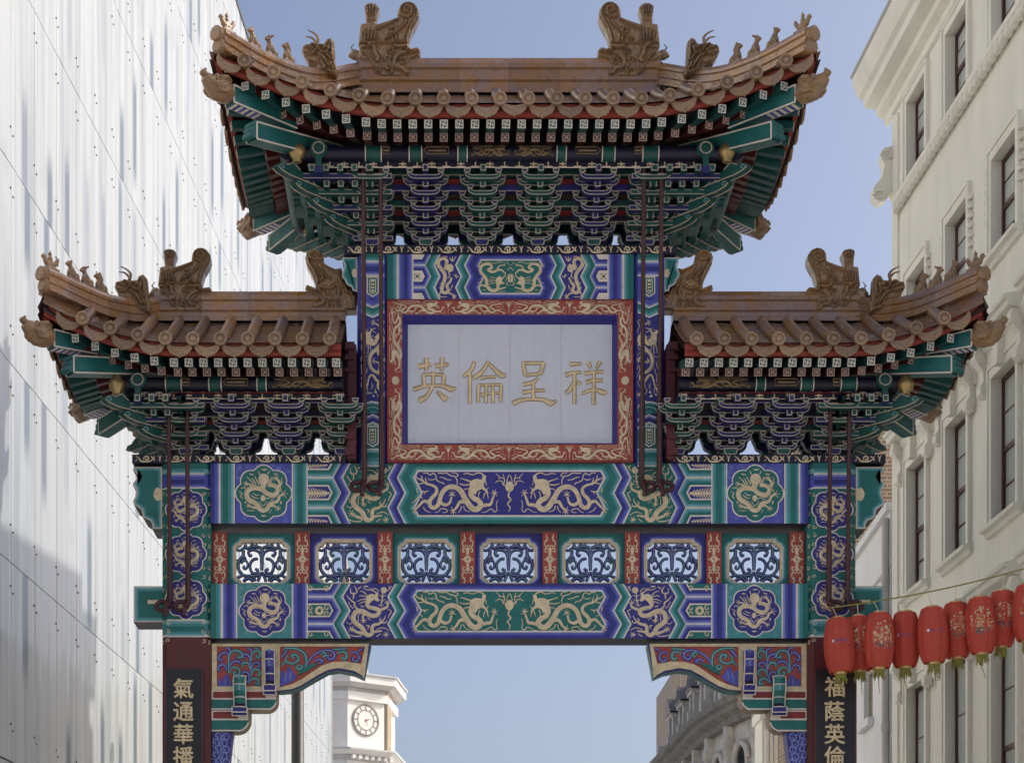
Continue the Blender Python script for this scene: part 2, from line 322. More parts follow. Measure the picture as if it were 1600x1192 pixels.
VERT = dict(box=(390,40,700,620), strokes=[
 ([(560,200),(500,210),(520,120),(475,75),(412,95),(398,160),(440,220),(488,290),(488,370),(460,440),(448,520),(500,548),(540,510),(520,450),(560,400),(590,340)],[40,46,50,52,50,46,40,28]),
 ([(450,530),(415,560),(430,600),(520,605)],[24,16,10]), ([(510,540),(580,560),(620,600)],[28,20]), ([(460,470),(410,480)],[22,10]), ([(470,410),(420,420)],[14,8]), ([(600,440),(570,520)],[14,9]), ([(540,260),(560,320),(530,350)],[12,16,8]), ([(620,300),(660,330),(690,320)],[10,18,8]), ([(650,290),(655,350)],[14,14]), ([(560,70),(600,110),(650,50)],[14,22,8]), ([(600,110),(600,50)],[18,8]), ([(480,45),(530,55)],[10,10])]+claws((620,600),40,330),
 blobs=[[(520,170),(580,150),(615,190),(610,240),(570,270),(530,250)]])
def draw(mb, d, x0, x1, z0, z1, y, m=None, flip=False, rot=False, wk=1., n=4, only=None):
    """lay a design into the rectangle x0..x1, z0..z1 of a plane facing -Y"""
    m = m or GOLD; bx0, by0, bx1, by1 = d['box']
    def T(p):
        a = (p[0]-bx0)/(bx1-bx0); b = 1-(p[1]-by0)/(by1-by0)
        if rot: a, b = b, 1-a
        if flip: a = 1-a
        return (x0+a*(x1-x0), z0+b*(z1-z0))
    k = math.sqrt(abs((x1-x0)*(z1-z0)/((bx1-bx0)*(by1-by0))))*wk
    for pts, ws in d['strokes']:
        P = [T(p) for p in pts]
        P = cr(P, n) if len(P) > 2 else P
        mb.rib(P, [q*k for q in lerpw(ws, len(P))], y, m, .5)
    for b in d['blobs']:
        P = [T(p) for p in b]
        mb.relief(P, y-.003, y+.004, .009*min(1, k*110), m)
def spiral(c, r, turns, a0, sgn=1, n=18):
    return [(c[0]+r*(1-.88*i/n)*math.cos(a0+sgn*turns*2*math.pi*i/n), c[1]+r*(1-.88*i/n)*math.sin(a0+sgn*turns*2*math.pi*i/n)) for i in range(n+1)]
def frieze(mb, x0, x1, z0, z1, y, m=None):                     # scroll border: curled leaf, bud, curled leaf ...
    m = m or GOLD; h = z1-z0; zc = (z0+z1)/2; L = h*3.7; n = max(1, round((x1-x0)/L)); L = (x1-x0)/n
    for i in range(n):
        a = x0+i*L; c = a+L*.42
        mb.rib(spiral((c, zc-.02*h), h*.40, 1.25, R(200), -1), lerpw([.16*h,.21*h,.13*h], 19), y, m)
        mb.rib(cr([(a+.06*L,zc+.30*h),(a+.16*L,zc+.05*h),(a+.22*L,zc-.28*h),(a+.32*L,zc-.40*h),(a+.5*L,zc-.38*h),(a+.62*L,zc-.12*h),(a+.70*L,zc+.32*h)],4), lerpw([.09*h,.22*h,.20*h,.09*h],25), y-.002, m)
        mb.rib(cr([(a+.10*L,zc-.1*h),(a+.05*L,zc-.36*h)],3), [.14*h,.05*h], y, m)
        mb.rib(cr([(a+.55*L,zc+.30*h),(a+.64*L,zc+.05*h),(a+.70*L,zc-.30*h)],3), lerpw([.10*h,.24*h,.09*h],7), y, m)
        b = a+L*.86
        mb.rib([(b,zc-.42*h),(b,zc+.05*h)], [.10*h,.2*h], y, m); mb.rib([(b,zc),(b-.2*h,zc+.40*h)], [.13*h,.10*h], y, m); mb.rib([(b,zc),(b+.2*h,zc+.40*h)], [.13*h,.10*h], y, m)
def scroll(mb, pts, w, y, m1, m2, curl=None, n=4):              # painted tendril: coloured ribbon with a pale core
    P = cr(pts, n)
    mb.rib(P, lerpw([w*.6,w,w*.9],len(P)), y, m1, .35); mb.rib(P, lerpw([w*.2,w*.34,w*.2],len(P)), y-.35*w*.5-.0015, m2, .1)
# ================================================================== the gate: posts, beams, panels
gate = thing("chinese_gate", "painted Chinese street gate with three brown tiled roofs and a lettered board", "gate", (0,.3,0))
GI = Matrix.Translation((0,-.3,0))                             # parts are drawn in world coordinates
def gpart(name, mb, parent=None, **k):
    o = mb.obj(name, parent or gate, **k)
    if o and (parent is None): o.location = (0,-.3,0)
    return o
def gput(name, me, loc, rot=None, scale=None, parent=None, off=True):
    return put(name, me, parent or gate, Vector(loc)-(Vector((0,.3,0)) if parent is None or parent is gate else Vector((0,0,0))), rot, scale)
def gnode(name):
    o = part(name, gate); o.location = (0,-.3,0); return o
XC = 796.
A3 = (BLUE, BLUE2, BLUE3); B3 = (TEAL, TEAL2, TEAL3)
def P2(l): return [(GX(a), GZ(b)) for a, b in l]
def mir(l): return [(2*XC-a, b) for a, b in l]
def zig(xo, dx, t, b):
    h = b-t; return [(xo+dx,t),(xo,t+.235*h),(xo+dx,t+.49*h),(xo,t+.735*h),(xo+dx,b)]
def lobed(c, rx, rz, n=8, k=.13, seg=64, a0=0):
    return [(c[0]+rx*(1-k+k*abs(math.cos(n/2*(t+a0))))*math.cos(t), c[1]+rz*(1-k+k*abs(math.cos(n/2*(t+a0))))*math.sin(t)) for t in [2*math.pi*i/seg for i in range(seg)]]
def stripes(mb, x0, x1, t, b, cols, y):                        # vertical painted bands
    n = sum(c[1] for c in cols); x = x0
    for m, q in cols:
        x2 = x+(x1-x0)*q/n; mb.rect(GX(x), GX(x2), GZ(b), GZ(t), y, m); x = x2
def bands(mb, x0, x1, cols, y, yb=None):                       # horizontal bands: (py, material)
    for i in range(len(cols)-1):
        mb.rect(x0, x1, GZ(cols[i+1][0]), GZ(cols[i][0]), y, cols[i][1])
def chev(mb, za, zb, trip, y, rev=False):
    """zig-zag band between two zig lines, dark to pale, closed by a cream line"""
    c = [(trip[0],.42),(trip[1],.28),(trip[2],.16),(CREAM,.14)]
    if rev: c = c[::-1]
    f = 0
    for m, q in c:
        a = [(p[0]+(r[0]-p[0])*f, p[1]) for p, r in zip(za, zb)]; f += q
        b = [(p[0]+(r[0]-p[0])*f, p[1]) for p, r in zip(za, zb)]
        for w_, F_ in enumerate((lambda l: l, mir)):
            for i in range(4):                                  # four quads per band
                mb[w_].sheet(P2(F_([a[i], a[i+1], b[i+1], b[i]])), y, m)
def nested(mb, poly, steps, y):
    """successively inset fields of a panel; steps (material, inset in px)"""
    for k, (m, d) in enumerate(steps):
        q = inset(poly, d/125) if d else poly
        mb.sheet(q, y-.0015*k, m)
def ccw(p):
    a = sum(p[i][0]*p[(i+1)%len(p)][1]-p[(i+1)%len(p)][0]*p[i][1] for i in range(len(p)))
    return p if a > 0 else p[::-1]

def paint_beam(name, par, T, Bt, xL, Z, A, B, hexfill, square, ends, panel):
    """Z: px of zig lines (five) + dx; A colour triple of first zig, B of the second"""
    y = -.002; mb = MB(); z0, z1, z2, z3, z4, dx = Z
    L0, L1, L2, L3, L4 = [zig(z, dx, T, Bt) for z in (z0,z1,z2,z3,z4)]
    # central field
    P = ccw(P2(L4+mir(L4)[::-1])); h = Bt-T
    LR = (MB(), MB())
    nested(mb, P, [(B[0],0),(B[1],.055*h),(B[2],.095*h),(CREAM,.115*h),(panel[0],.14*h)], y)
    chev(LR, L0, L1, A, y-.001); chev(LR, L2, L3, A, y-.001, True); chev(LR, L3, L4, B, y-.001, True)
    for w_, F_ in enumerate((lambda l: l, mir)):                # dragon field between the zig-zags
        q = L1+L2[::-1]; LR[w_].sheet(P2(F_(q)), y, panel[1])
    # hexagon cells
    hx = hexfill[0]; m1, m2 = T+.235*h, T+.735*h; n1 = T+.49*h
    cells = [[(hx-14,T-.235*h),(z0,T-.235*h),(z0+dx,T),(z0,m1),(hx-14,m1)], [(hx-14,m1),(z0,m1),(z0+dx,n1),(z0,m2),(hx-14,m2)], [(hx-14,m2),(z0,m2),(z0+dx,Bt),(z0,Bt+.265*h),(hx-14,Bt+.265*h)]]
    for w_, F_ in enumerate((lambda l: l, mir)):
        for ci, c in enumerate(cells):
            q = ccw(P2(F_(c)))
            def clip(poly): return [(p[0], min(max(p[1], GZ(Bt)), GZ(T))) for p in poly]
            for k, (m, d) in enumerate([(CREAM,0),(B[2],.012*h),(B[1],.045*h),(B[0],.075*h),(CREAM,.125*h),(hexfill[1],.15*h)]):
                LR[w_].sheet(clip(inset(q, d/125)), y-.0005-.0012*k, m)
    # vertical bands, squares
    for ei, (a, b, cols) in enumerate(ends):
        E_ = (MB(), MB()) if ei == 0 and len(ends) > 1 else LR
        stripes(E_[0], a, b, T, Bt, cols, y-.009); stripes(E_[1], 2*XC-a, 2*XC-b, T, Bt, cols, y-.009)
        if E_ is not LR: E_[0].obj("painted_bands", par); E_[1].obj("painted_bands", par)
    mb.obj("painted_field", par); LR[0].obj("painted_bands", par); LR[1].obj("painted_bands", par)
    if square:
        sx0, sx1, bgm, field = square
        for sgn in (0, 1):
            a, b = (sx0, sx1) if not sgn else (2*XC-sx1, 2*XC-sx0)
            s = MB(); s.rect(GX(a), GX(b), GZ(Bt), GZ(T), y-.009, bgm)
            c = (GX((a+b)/2), GZ((T+Bt)/2)); r = h/2/125
            rnd = random.Random(5)
            for i in range(60):                                 # fine tendrils of the ground
                u, v = rnd.uniform(GX(a+3),GX(b-3)), rnd.uniform(GZ(Bt-3),GZ(T+3))
                if math.hypot(u-c[0], v-c[1]) > r*.9: s.rib(spiral((u,v), .028, 1.0, rnd.uniform(0,6), 1, 8), .006, y-.0105, BLUE3 if bgm is BLUE2 else TEAL3)
            s.sheet(lobed(c, r*.965, r*.965), y-.011, CREAM); s.sheet(lobed(c, r*.92, r*.92), y-.0125, field)
            s.obj("medallion", par)
            g = MB(); draw(g, COIL, c[0]-r*.88, c[0]+r*.88, c[1]-r*.88, c[1]+r*.92, y-.014, wk=1.02)
            g.obj("gilded_dragon", par)

def add_gold(par, d, x0, x1, t, b, y, flip=False, both=True, rot=False, wk=1., m=None):
    for s in ((0,1) if both else (0,)):
        g = MB()
        if s == 0: draw(g, d, GX(x0), GX(x1), GZ(b), GZ(t), y, m, flip, rot, wk)
        else: draw(g, d, GX(2*XC-x1), GX(2*XC-x0), GZ(b), GZ(t), y, m, not flip, rot, wk)
        g.obj("gilded_dragon", par)
ZZ = (521,536,605,620,634,12)
# --- great upper beam
ub = MB(); ub.box(GX(329),GX(1263),0,.6,GZ(818),GZ(724),NAVY); ub = gpart("beam", ub)
paint_beam("b", ub, 724, 818, 329, ZZ, A3, B3, (480,BLUE), (368,456,BLUE2,TEAL), [
  (329,367,[(BLUE,5),(BLUE2,4),(BLUE3,2),(CREAM,2),(TEAL2,3),(TEAL,7),(TEAL2,4),(TEAL3,3),(CREAM,1.5)]), (456,481,[(CREAM,1.5),(TEAL3,3),(TEAL2,3),(TEAL,8),(TEAL2,3),(TEAL3,2),(CREAM,1.5)])], (BLUE,TEAL))
add_gold(ub, RUN, 644, 778, 738, 802, -.014, wk=1.0); add_gold(ub, ASC, 541, 612, 726, 816, -.005, wk=1.08)
g = MB(); draw(g, PEARL, GX(774), GX(818), GZ(800), GZ(740), -.014); g.obj("flaming_pearl", ub)
g = MB()
for F_ in (1, -1):                                              # gold feathers in the pointed cells
    for cy, hh in ((771,10),(726,7),(816,7)):
        for i in range(7):
            x = 482+i*4.4
            for s in (1,-1):
                if cy == 726 and s == 1 or cy == 816 and s == -1: continue
                q = [(x+3,cy),(x-2,cy-s*hh*(1-.08*i))]; q = q if F_ == 1 else mir(q)
                g.rib(P2(q), [.022,.008], -.0115, GOLD)
        q = [(480,cy),(515,cy)]; q = q if F_ == 1 else mir(q)
        if cy == 771: g.rib(P2(q), .03, -.0115, GOLD)
g.obj("gilded_feathers", ub, kind="stuff")
# --- lower beam
lb = MB(); lb.box(GX(329),GX(1263),0,.42,GZ(997),GZ(911.5),NAVY); lb = gpart("beam", lb)
paint_beam("b", lb, 912, 997, 329, ZZ, B3, A3, (481,TEAL), (371,456,TEAL2,BLUE), [
  (329,371,[(TEAL,7),(TEAL2,4),(TEAL3,2),(CREAM,2),(BLUE3,2),(BLUE2,3),(BLUE,6),(BLUE2,3),(BLUE3,2.5),(CREAM,1.5)]), (456,481,[(CREAM,1.5),(BLUE3,2),(BLUE2,4),(BLUE,8),(BLUE2,4),(BLUE3,2),(CREAM,1.5)])], (TEAL,BLUE))
add_gold(lb, RUN, 644, 778, 924, 986, -.014, wk=1.0); add_gold(lb, ASC, 541, 612, 914, 995, -.005, wk=1.08)
g = MB(); draw(g, PEARL, GX(774), GX(818), GZ(984), GZ(925), -.014); g.obj("flaming_pearl", lb)
g = MB()
for F_ in (1, -1):
    for cy in (954, 914, 995):
        cx = 499 if F_ == 1 else 2*XC-499
        if cy == 954:
            g.rib([(GX(cx)+.04*math.cos(t),GZ(cy)+.04*math.sin(t)) for t in [R(30*i) for i in range(13)]], .035, -.0115, GOLD)
        for dx in (-13, 12):
            for s in (1,-1):
                if cy == 914 and s == 1 or cy == 995 and s == -1: continue
                g.rib(spiral((GX(cx+dx),GZ(cy)+s*.035), .04, 1, s*1.5, s, 9), .012, -.0115, GOLD)
g.obj("gilded_flowers", lb, kind="stuff")
# --- topmost beam, above the lettered board
tb = MB(); tb.box(GX(604),GX(990),0,.5,GZ(469),GZ(398),NAVY); tb = gpart("beam", tb)
XC = 797.5
paint_beam("b", tb, 398, 468, 604, (665,680,711,725,738,8.5), B3, A3, (646,CREAM), None, [
  (605,646,[(TEAL,10),(TEAL2,4),(TEAL3,3),(CREAM,3),(BLUE3,3),(BLUE2,6),(BLUE,7),(BLUE2,5),(BLUE3,3),(CREAM,2)])], (TEAL,BLUE))
add_gold(tb, TOPC, 745, 797, 409, 457, -.0135, wk=.8); add_gold(tb, VERT, 684, 718, 400, 466, -.005)
g = MB()
for F_ in (1, -1):
    cx = 652 if F_ == 1 else 2*XC-652
    g.rib([(GX(cx)+.028*math.cos(t),GZ(432.5)+.028*math.sin(t)) for t in [R(30*i) for i in range(13)]], .022, -.0115, GOLD)
    for k in range(4): g.rib([(GX(cx),GZ(432.5)),(GX(cx)+.05*math.cos(R(45+90*k)),GZ(432.5)+.05*math.sin(R(45+90*k)))], [.02,.012], -.011, TEAL)
g.obj("gilded_flowers", tb, kind="stuff")
XC = 796.
# --- scroll friezes (flat plates lying on the beams)
for x0, x1, t, b in ((207,541,711,724), (1047,1383,711,724), (538,1057,384.5,398)):
    f = MB(); f.box(GX(x0),GX(x1),-.03,.63,GZ(b),GZ(t),NAVY); fo = gpart("frieze_board", f)
    g = MB(); frieze(g, GX(x0+3), GX(x1-3), GZ(b-.5), GZ(t+.5), -.033); g.obj("gilded_scroll", fo, kind="stuff")

# --- outer posts
def chamf(x0, x1, y0, y1, c): return [(x0+c,y0),(x1-c,y0),(x1,y0+c),(x1,y1-c),(x1-c,y1),(x0+c,y1),(x0,y1-c),(x0,y0+c)]
def post(x0, x1, y0, y1, z0, z1, c, m, mb):
    q = chamf(x0,x1,y0,y1,c); n = 8
    mb.add([(a,b,z0) for a,b in q]+[(a,b,z1) for a,b in q], [tuple(range(7,-1,-1)), tuple(range(8,16))]+[(i,(i+1)%8,(i+1)%8+8,i+8) for i in range(8)], m)
def charmesh(ch, size):
    cu = bpy.data.curves.new("t", 'FONT'); cu.body = ch; cu.size = size; cu.extrude = .012; cu.offset = 0.0; cu.bevel_depth = .0045; cu.resolution_u = 3
    cu.align_x = 'CENTER'; cu.align_y = 'CENTER'
    o = bpy.data.objects.new("t", cu); COL.objects.link(o)
    dg = bpy.context.evaluated_depsgraph_get(); dg.update()
    me = bpy.data.meshes.new_from_object(o.evaluated_get(dg)); bpy.data.objects.remove(o)
    xs = [v.co.x for v in me.vertices]; ys = [v.co.y for v in me.vertices]
    if xs:
        cx, cy = (min(xs)+max(xs))/2, (min(ys)+max(ys))/2
        for v in me.vertices: v.co.x -= cx; v.co.y -= cy
    me.materials.clear(); me.materials.append(GOLD2)
    return me
for sgn, x0, x1, txt in ((-1,253,329,"氣通華播德"), (1,1262,1338,"福蔭英倫世")):
    a, b = GX(x0), GX(x1); xm = (a+b)/2
    mb = MB(); post(a, b, -.02, .62, 0, GZ(995), .07, MAROON, mb); post(a, b, -.021, .621, GZ(995), GZ(724), .07, TEAL, mb)
    col = gpart("post", mb)
    f0, f1 = a+.072, b-.072
    p = MB(); p2_ = MB(); y = -.024
    bands(p, f0, f1, [(725,TEAL),(733,TEAL2),(737,TEAL3),(740,CREAM),(742,BLUE3),(745,BLUE2),(750,BLUE),(757,BLUE2),(760,BLUE3),(762,CREAM),(764,TEAL),(768,TEAL)], y)
    bands(p2_, f0, f1, [(968,CREAM),(970,TEAL3),(974,TEAL2),(979,TEAL),(987,TEAL2),(991,TEAL3),(994,CREAM),(995.5,MAROON)], y)
    for side in (0, 1):                                         # bands carried round the chamfers
        for t_, b_, m in ((733,740,TEAL3),(742,762,BLUE2),(762,764,CREAM),(968,974,TEAL3),(974,991,TEAL2),(991,995,CREAM)):
            q = [(f0,-.0235),(a-.001,.05)] if side == 0 else [(f1,-.0235),(b+.001,.05)]
            (p if b_ < 800 else p2_).add([(q[0][0],q[0][1],GZ(b_)),(q[1][0],q[1][1],GZ(b_)),(q[1][0],q[1][1],GZ(t_)),(q[0][0],q[0][1],GZ(t_))], [(0,1,2,3)], m)
    p.obj("painted_bands", col); p2_.obj("painted_bands", col)
    for cy in (797, 866, 935):
        c = (xm, GZ(cy)); s = MB()
        s.sheet(lobed(c, .265, .275), y-.002, CREAM); s.sheet(lobed(c, .25, .26), y-.004, BLUE)
        s.obj("medallion", col)
        g = MB(); draw(g, COIL, c[0]-.225, c[0]+.225, c[1]-.235, c[1]+.24, y-.006, flip=(sgn < 0), wk=1.1); g.obj("gilded_dragon", col)
    g = MB()
    for i in range(5):
        zz = GZ(766+i*50)
        for sx in (-1,1):
            for k in range(3): g.rib(spiral((xm+sx*(.225), zz-.06-.11*k), .03, 1, k*2, sx, 8), .009, y-.001, GOLD)
            for k in range(3):
                x_ = (a+.02 if sx < 0 else b-.02); yy = .018
                q = spiral((0, zz-.05-.12*k), .028, 1.1, k*2, 1, 8)
                nx = -1 if sx < 0 else 1
                vs = []
                for (u, v) in q: vs += [(x_+u*.7-nx*.0+nx*.004+0, yy-nx*u*-.7-.012, v+.006), (x_+u*.7+nx*.004, yy-nx*u*-.7-.012, v-.006)]
                g.add(vs, [(2*j,2*j+1,2*j+3,2*j+2) for j in range(len(q)-1)], GOLD)
    g.obj("gilded_scroll", col, kind="stuff")
    # black couplet board with raised gilt characters
    bx0, bx1 = (259,318) if sgn < 0 else (1272,1335)
    k = MB(); k.box(GX(bx0),GX(bx1),-.07,-.02,2.2,GZ(1047),BLACK); k.box(GX(bx0)-.012,GX(bx0)+.012,-.075,-.02,2.2,GZ(1046.5),MAROON); k.box(GX(bx1)-.012,GX(bx1)+.012,-.075,-.02,2.2,GZ(1046.5),MAROON)
    kb = gpart("couplet_board", k)
    for i, ch in enumerate(txt):
        cy = (1077,1113,1148,1183,1219)[i] if sgn < 0 else (1074.5,1112.5,1148,1182,1218)[i]
        me = charmesh(ch, .262); put("character", me, kb, (GX((bx0+bx1)/2-.5 if sgn < 0 else 1302), -.084, GZ(cy)), (R(90),0,0))
    # tail boards beyond the post
    d = -1 if sgn < 0 else 1; e = a if sgn < 0 else b
    def tx(q): return e+d*q/125
    outl = [(0,727),(45,727),(46,733),(42,737),(39,743),(42,748),(46,753),(46,757),(42,762),(41,768),(43,775),(46,781),(44,788),(38,791),(33,795),(32,800),(31,806),(25,810),(19,812),(16,818),(16,825),(0,825)]
    t = MB(); q = ccw([(tx(a_),GZ(b_)) for a_,b_ in outl]); t.prism(q, .05, .5, TEAL, NAVY)
    for kk, (m, dd) in enumerate([(GOLDD,0),(CREAM,.9),(TEAL3,2.2),(TEAL2,4.5),(TEAL,7)]): t.sheet(inset(q, dd/125), .047-.002*kk, m)
    t.sheet([(tx(0),GZ(763)),(tx(9),GZ(760)),(tx(12),GZ(764)),(tx(14),GZ(770)),(tx(13),GZ(776)),(tx(9),GZ(781)),(tx(0),GZ(779))], .036, GOLD)
    gpart("beam_end", t)
    t = MB(); q = ccw([(tx(0),GZ(971)),(tx(45),GZ(971)),(tx(45),GZ(914)),(tx(0),GZ(914))]); t.prism(q, .05, .45, TEAL, NAVY)
    q2 = ccw([(tx(-8),GZ(971)),(tx(45),GZ(971)),(tx(45),GZ(914)),(tx(-8),GZ(914))])
    for kk, (m, dd) in enumerate([(GOLDD,0),(CREAM,1),(TEAL3,2.2),(TEAL2,5),(TEAL,8)]): t.sheet([(max(min(p_[0],max(e,tx(45))),min(e,tx(45))),p_[1]) for p_ in inset(q2, dd/125)], .047-.002*kk, m)
    t.rect(min(tx(0),tx(23)),max(tx(0),tx(23)),GZ(942),GZ(936),.036,GOLD)
    gpart("beam_end", t)

# --- openwork row: red struts and seven pierced panels
PC = [341,471,601,731,860.5,990,1118.5,1249]
stm = MB(); stm.box(-.092,.092,.0,.2,-.345,.345,RED)
g = MB()
for sx in (-1,1):
    for sz in (-1,1):
        g.rib(cr([(.012*sx,sz*.05),(.015*sx,sz*.12),(.055*sx,sz*.14),(.06*sx,sz*.095),(.035*sx,sz*.10)],4), .014, -.002, GOLD)
        g.rib(cr([(.015*sx,sz*.18),(.05*sx,sz*.16),(.066*sx,sz*.20),(.05*sx,sz*.24),(.028*sx,sz*.225)],4), .014, -.002, GOLD)
        g.rib(cr([(.05*sx,sz*.24),(.03*sx,sz*.265),(.045*sx,sz*.29),(.035*sx,sz*.32)],4), [.016]*9+[.013,.01,.008,.006], -.002, GOLD)
    g.rib([(0,sx*.05),(0,sx*.17)], [.028,.02], -.002, GOLD)
g.rib([(.03*math.cos(R(30*i)),.03*math.sin(R(30*i))) for i in range(13)], .035, -.003, GOLD)
g.rib([(-.075,0),(-.04,0)], .016, -.002, GOLD); g.rib([(.04,0),(.075,0)], .016, -.002, GOLD)
stme, stg = stm.mesh("strut"), g.mesh("gilded_scroll")
zc = GZ(868.5)
for px in PC:
    o = gput("strut", stme, (GX(px), .16, zc)); put("gilded_scroll", stg, o)
def octo(x0, x1, z0, z1, c): 
    return [(x0+c,z0),(x1-c,z0),(x1-c*.75,z0+c*.45),(x1-c*.3,z0+c*.6),(x1,z0+c),(x1,z1-c),(x1-c*.3,z1-c*.6),(x1-c*.75,z1-c*.45),(x1-c,z1),(x0+c,z1),(x0+c*.75,z1-c*.45),(x0+c*.3,z1-c*.6),(x0,z1-c),(x0,z0+c),(x0+c*.3,z0+c*.6),(x0+c*.75,z0+c*.45)]
def ring(mb, outer, inner, y0, y1, m):
    n = len(outer); vs = [(p[0],y0,p[1]) for p in outer]+[(p[0],y0,p[1]) for p in inner]+[(p[0],y1,p[1]) for p in inner]
    mb.add(vs, [(i,(i+1)%n,(i+1)%n+n,i+n) for i in range(n)]+[(i+n,(i+1)%n+n,(i+1)%n+2*n,i+2*n) for i in range(n)], m)
def openwork(ma, mb_):
    o = MB(); S = 1/12.3/125
    def q(l): return [((x-703)*S, .0, -(y-555)*S) for x, y in l]
    C = [(ma,[(700,262),(620,232),(520,228),(430,262),(380,225),(400,180)],56), (ma,[(700,230),(692,350),(690,480),(697,640),(700,690)],46), (mb_,[(690,420),(650,335),(570,292),(490,292),(442,340),(470,405),(510,380)],48),
         (mb_,[(630,460),(550,472),(490,530),(472,620),(515,735),(600,742),(628,690),(570,655)],48), (ma,[(345,280),(335,400),(285,470),(243,560),(258,680),(335,775)],56), (ma,[(300,560),(345,500),(410,515),(428,600),(385,660),(345,640),(365,590)],40),
         (ma,[(330,780),(420,800),(520,790),(600,790),(640,760)],56), (mb_,[(335,900),(420,845),(480,850),(540,905)],58), (ma,[(560,905),(560,840),(500,800)],46), (mb_,[(620,905),(650,830),(695,715)],52), (mb_,[(330,470),(345,380),(335,300)],50),
         (ma,[(215,290),(280,300),(350,250),(390,200)],44), (mb_,[(215,830),(265,815),(330,780)],46), (ma,[(480,180),(560,215),(620,190)],44), (mb_,[(400,480),(360,420),(300,430)],36), (ma,[(215,470),(245,520)],36), (ma,[(215,640),(250,640)],36)]
    for m, l, w_ in C:
        for sx in (1,-1):
            l2 = l if sx == 1 else [(1406-x, y) for x, y in l]
            P = cr(q(l2), 4)
            o.tube(P, [w_*S*.68*(1 if 0 < i < len(P)-1 else .7) for i in range(len(P))], m, 6)
            o.rib([(a[0],a[2]) for a in P], w_*S*.24, -w_*S*.68-.002, TEAL3 if m is TEAL else BLUE3, .1)
    return o
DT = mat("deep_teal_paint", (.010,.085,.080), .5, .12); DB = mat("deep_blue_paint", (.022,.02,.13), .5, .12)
for i in range(7):
    A, B, C3 = (TEAL, TEAL2, TEAL3) if i % 2 == 0 else (BLUE, BLUE2, BLUE3)
    x0, x1 = GX(PC[i]+11.5), GX(PC[i+1]-11.5); z0, z1 = GZ(911.5), GZ(826); cx = (x0+x1)/2; hw = 41.5/125; hz = 33.5/125; wz = (GZ(839)+GZ(904))/2
    f = MB(); O = octo(cx-hw, cx+hw, wz-hz, wz+hz, .085)
    rect = []                                                   # the panel board with its shaped opening
    for p in O: 
        dx, dz = p[0]-cx, p[1]-wz; k = min(((x1-cx)/abs(dx)) if dx else 9, ((z1-wz)/dz if dz > 0 else (z0-wz)/dz) if dz else 9); rect.append((cx+dx*k, wz+dz*k))
    y = .22; n = len(O)
    ring(f, rect, O, y, y+.14, A)
    for kk, (m, d0, d1) in enumerate([(B,-.055,-.036),(C3,-.036,-.024),(CREAM,-.024,-.012),(GOLDD,-.012,-.007),(GOLD,-.007,.012)]):
        ring(f, inset(O, d0), inset(O, d1), y-.004-.003*kk, y+.06, m)
    for cxn, czn in ((x0,z0),(x1,z0),(x1,z1),(x0,z1)):          # corners of the board outside the radial strip
        pass
    f.box(x0,x1,y+.12,y+.14,z0,wz-hz-.02,A); f.box(x0,x1,y+.12,y+.14,wz+hz+.02,z1,A); f.box(x0,cx-hw-.02,y+.119,y+.141,z0,z1,A); f.box(cx+hw+.02,x1,y+.119,y+.141,z0,z1,A)
    f.rect(x0,x1,z0,wz-hz-.05,y+.001,A); f.rect(x0,x1,wz+hz+.05,z1,y+.001,A); f.rect(x0,cx-hw-.05,z0,z1,y+.0015,A); f.rect(cx+hw+.05,x1,z0,z1,y+.0015,A)
    po = gpart("pierced_panel", f)
    k = openwork(DT, DB) if i % 2 == 0 else openwork(DB, DT)
    o = k.obj("openwork", po); o.location = (cx, y+.06, wz)

# --- lettered board and its frame
f = MB(); X0, X1, Z0, Z1 = GX(605), GX(989), GZ(723.5), GZ(470)
x0, x1, z0, z1 = GX(629), GX(964), GZ(695), GZ(494)
f.box(X0,X1,-.03,.4,z1,Z1,RED); f.box(X0,X1,-.03,.4,Z0,z0,RED); f.box(X0,x0,-.0299,.4,z0,z1,RED); f.box(x1,X1,-.0299,.4,z0,z1,RED)
for s_ in ((X0,X1,Z1-.012,Z1),(X0,X1,Z0,Z0+.02)): f.box(s_[0],s_[1],-.04,-.03,s_[2],s_[3],DRED)
fr = gpart("board_frame", f)
g = MB()
i0, i1, k0, k1 = GX(637), GX(957), GZ(691), GZ(505)
def frame4(mb, a0,a1,b0,b1, c0,c1,d0,d1, yo, yi, m):
    O = [(a0,b0),(a1,b0),(a1,b1),(a0,b1)]; I = [(c0,d0),(c1,d0),(c1,d1),(c0,d1)]
    mb.add([(p[0],yo,p[1]) for p in O]+[(p[0],yi,p[1]) for p in I], [(j,(j+1)%4,(j+1)%4+4,j+4) for j in range(4)], m)
frame4(g, x0,x1,z0,z1, x0+.01,x1-.01,z0+.01,z1-.01, -.04,-.04, BLUE); frame4(g, x0+.01,x1-.01,z0+.01,z1-.01, i0,i1,k0,k1, -.04, .06, BLUE)
frame4(g, x0,x1,z0,z1, x0,x1,z0,z1, -.04,-.02, BLUE)
gpart("inner_moulding", g)
b = MB(); nb = 4                                                # board of four planks
for i in range(nb): b.box(i0+(i1-i0)*i/nb+.0012, i0+(i1-i0)*(i+1)/nb-.0012, .05, .1, k0, k1, PLAQ)
b.box(i0,i1,.07,.12,k0,k1,PLAQ)
bo = gpart("lettered_board", b)
for t, b_ in ((472,493),(697,720)):
    for j in range(4):
        q = MB(); xa = 608+j*94.5; draw(q, RUN, GX(xa+2), GX(xa+88), GZ(b_), GZ(t), -.044, flip=(j%2 == 1), wk=1.05); q.obj("gilded_dragon", fr)
    for j in range(3):
        q = MB(); draw(q, PEARL, GX(695+j*94.5-1), GX(709+j*94.5-2), GZ(b_), GZ(t), -.044, wk=1.1); q.obj("flaming_pearl", fr)
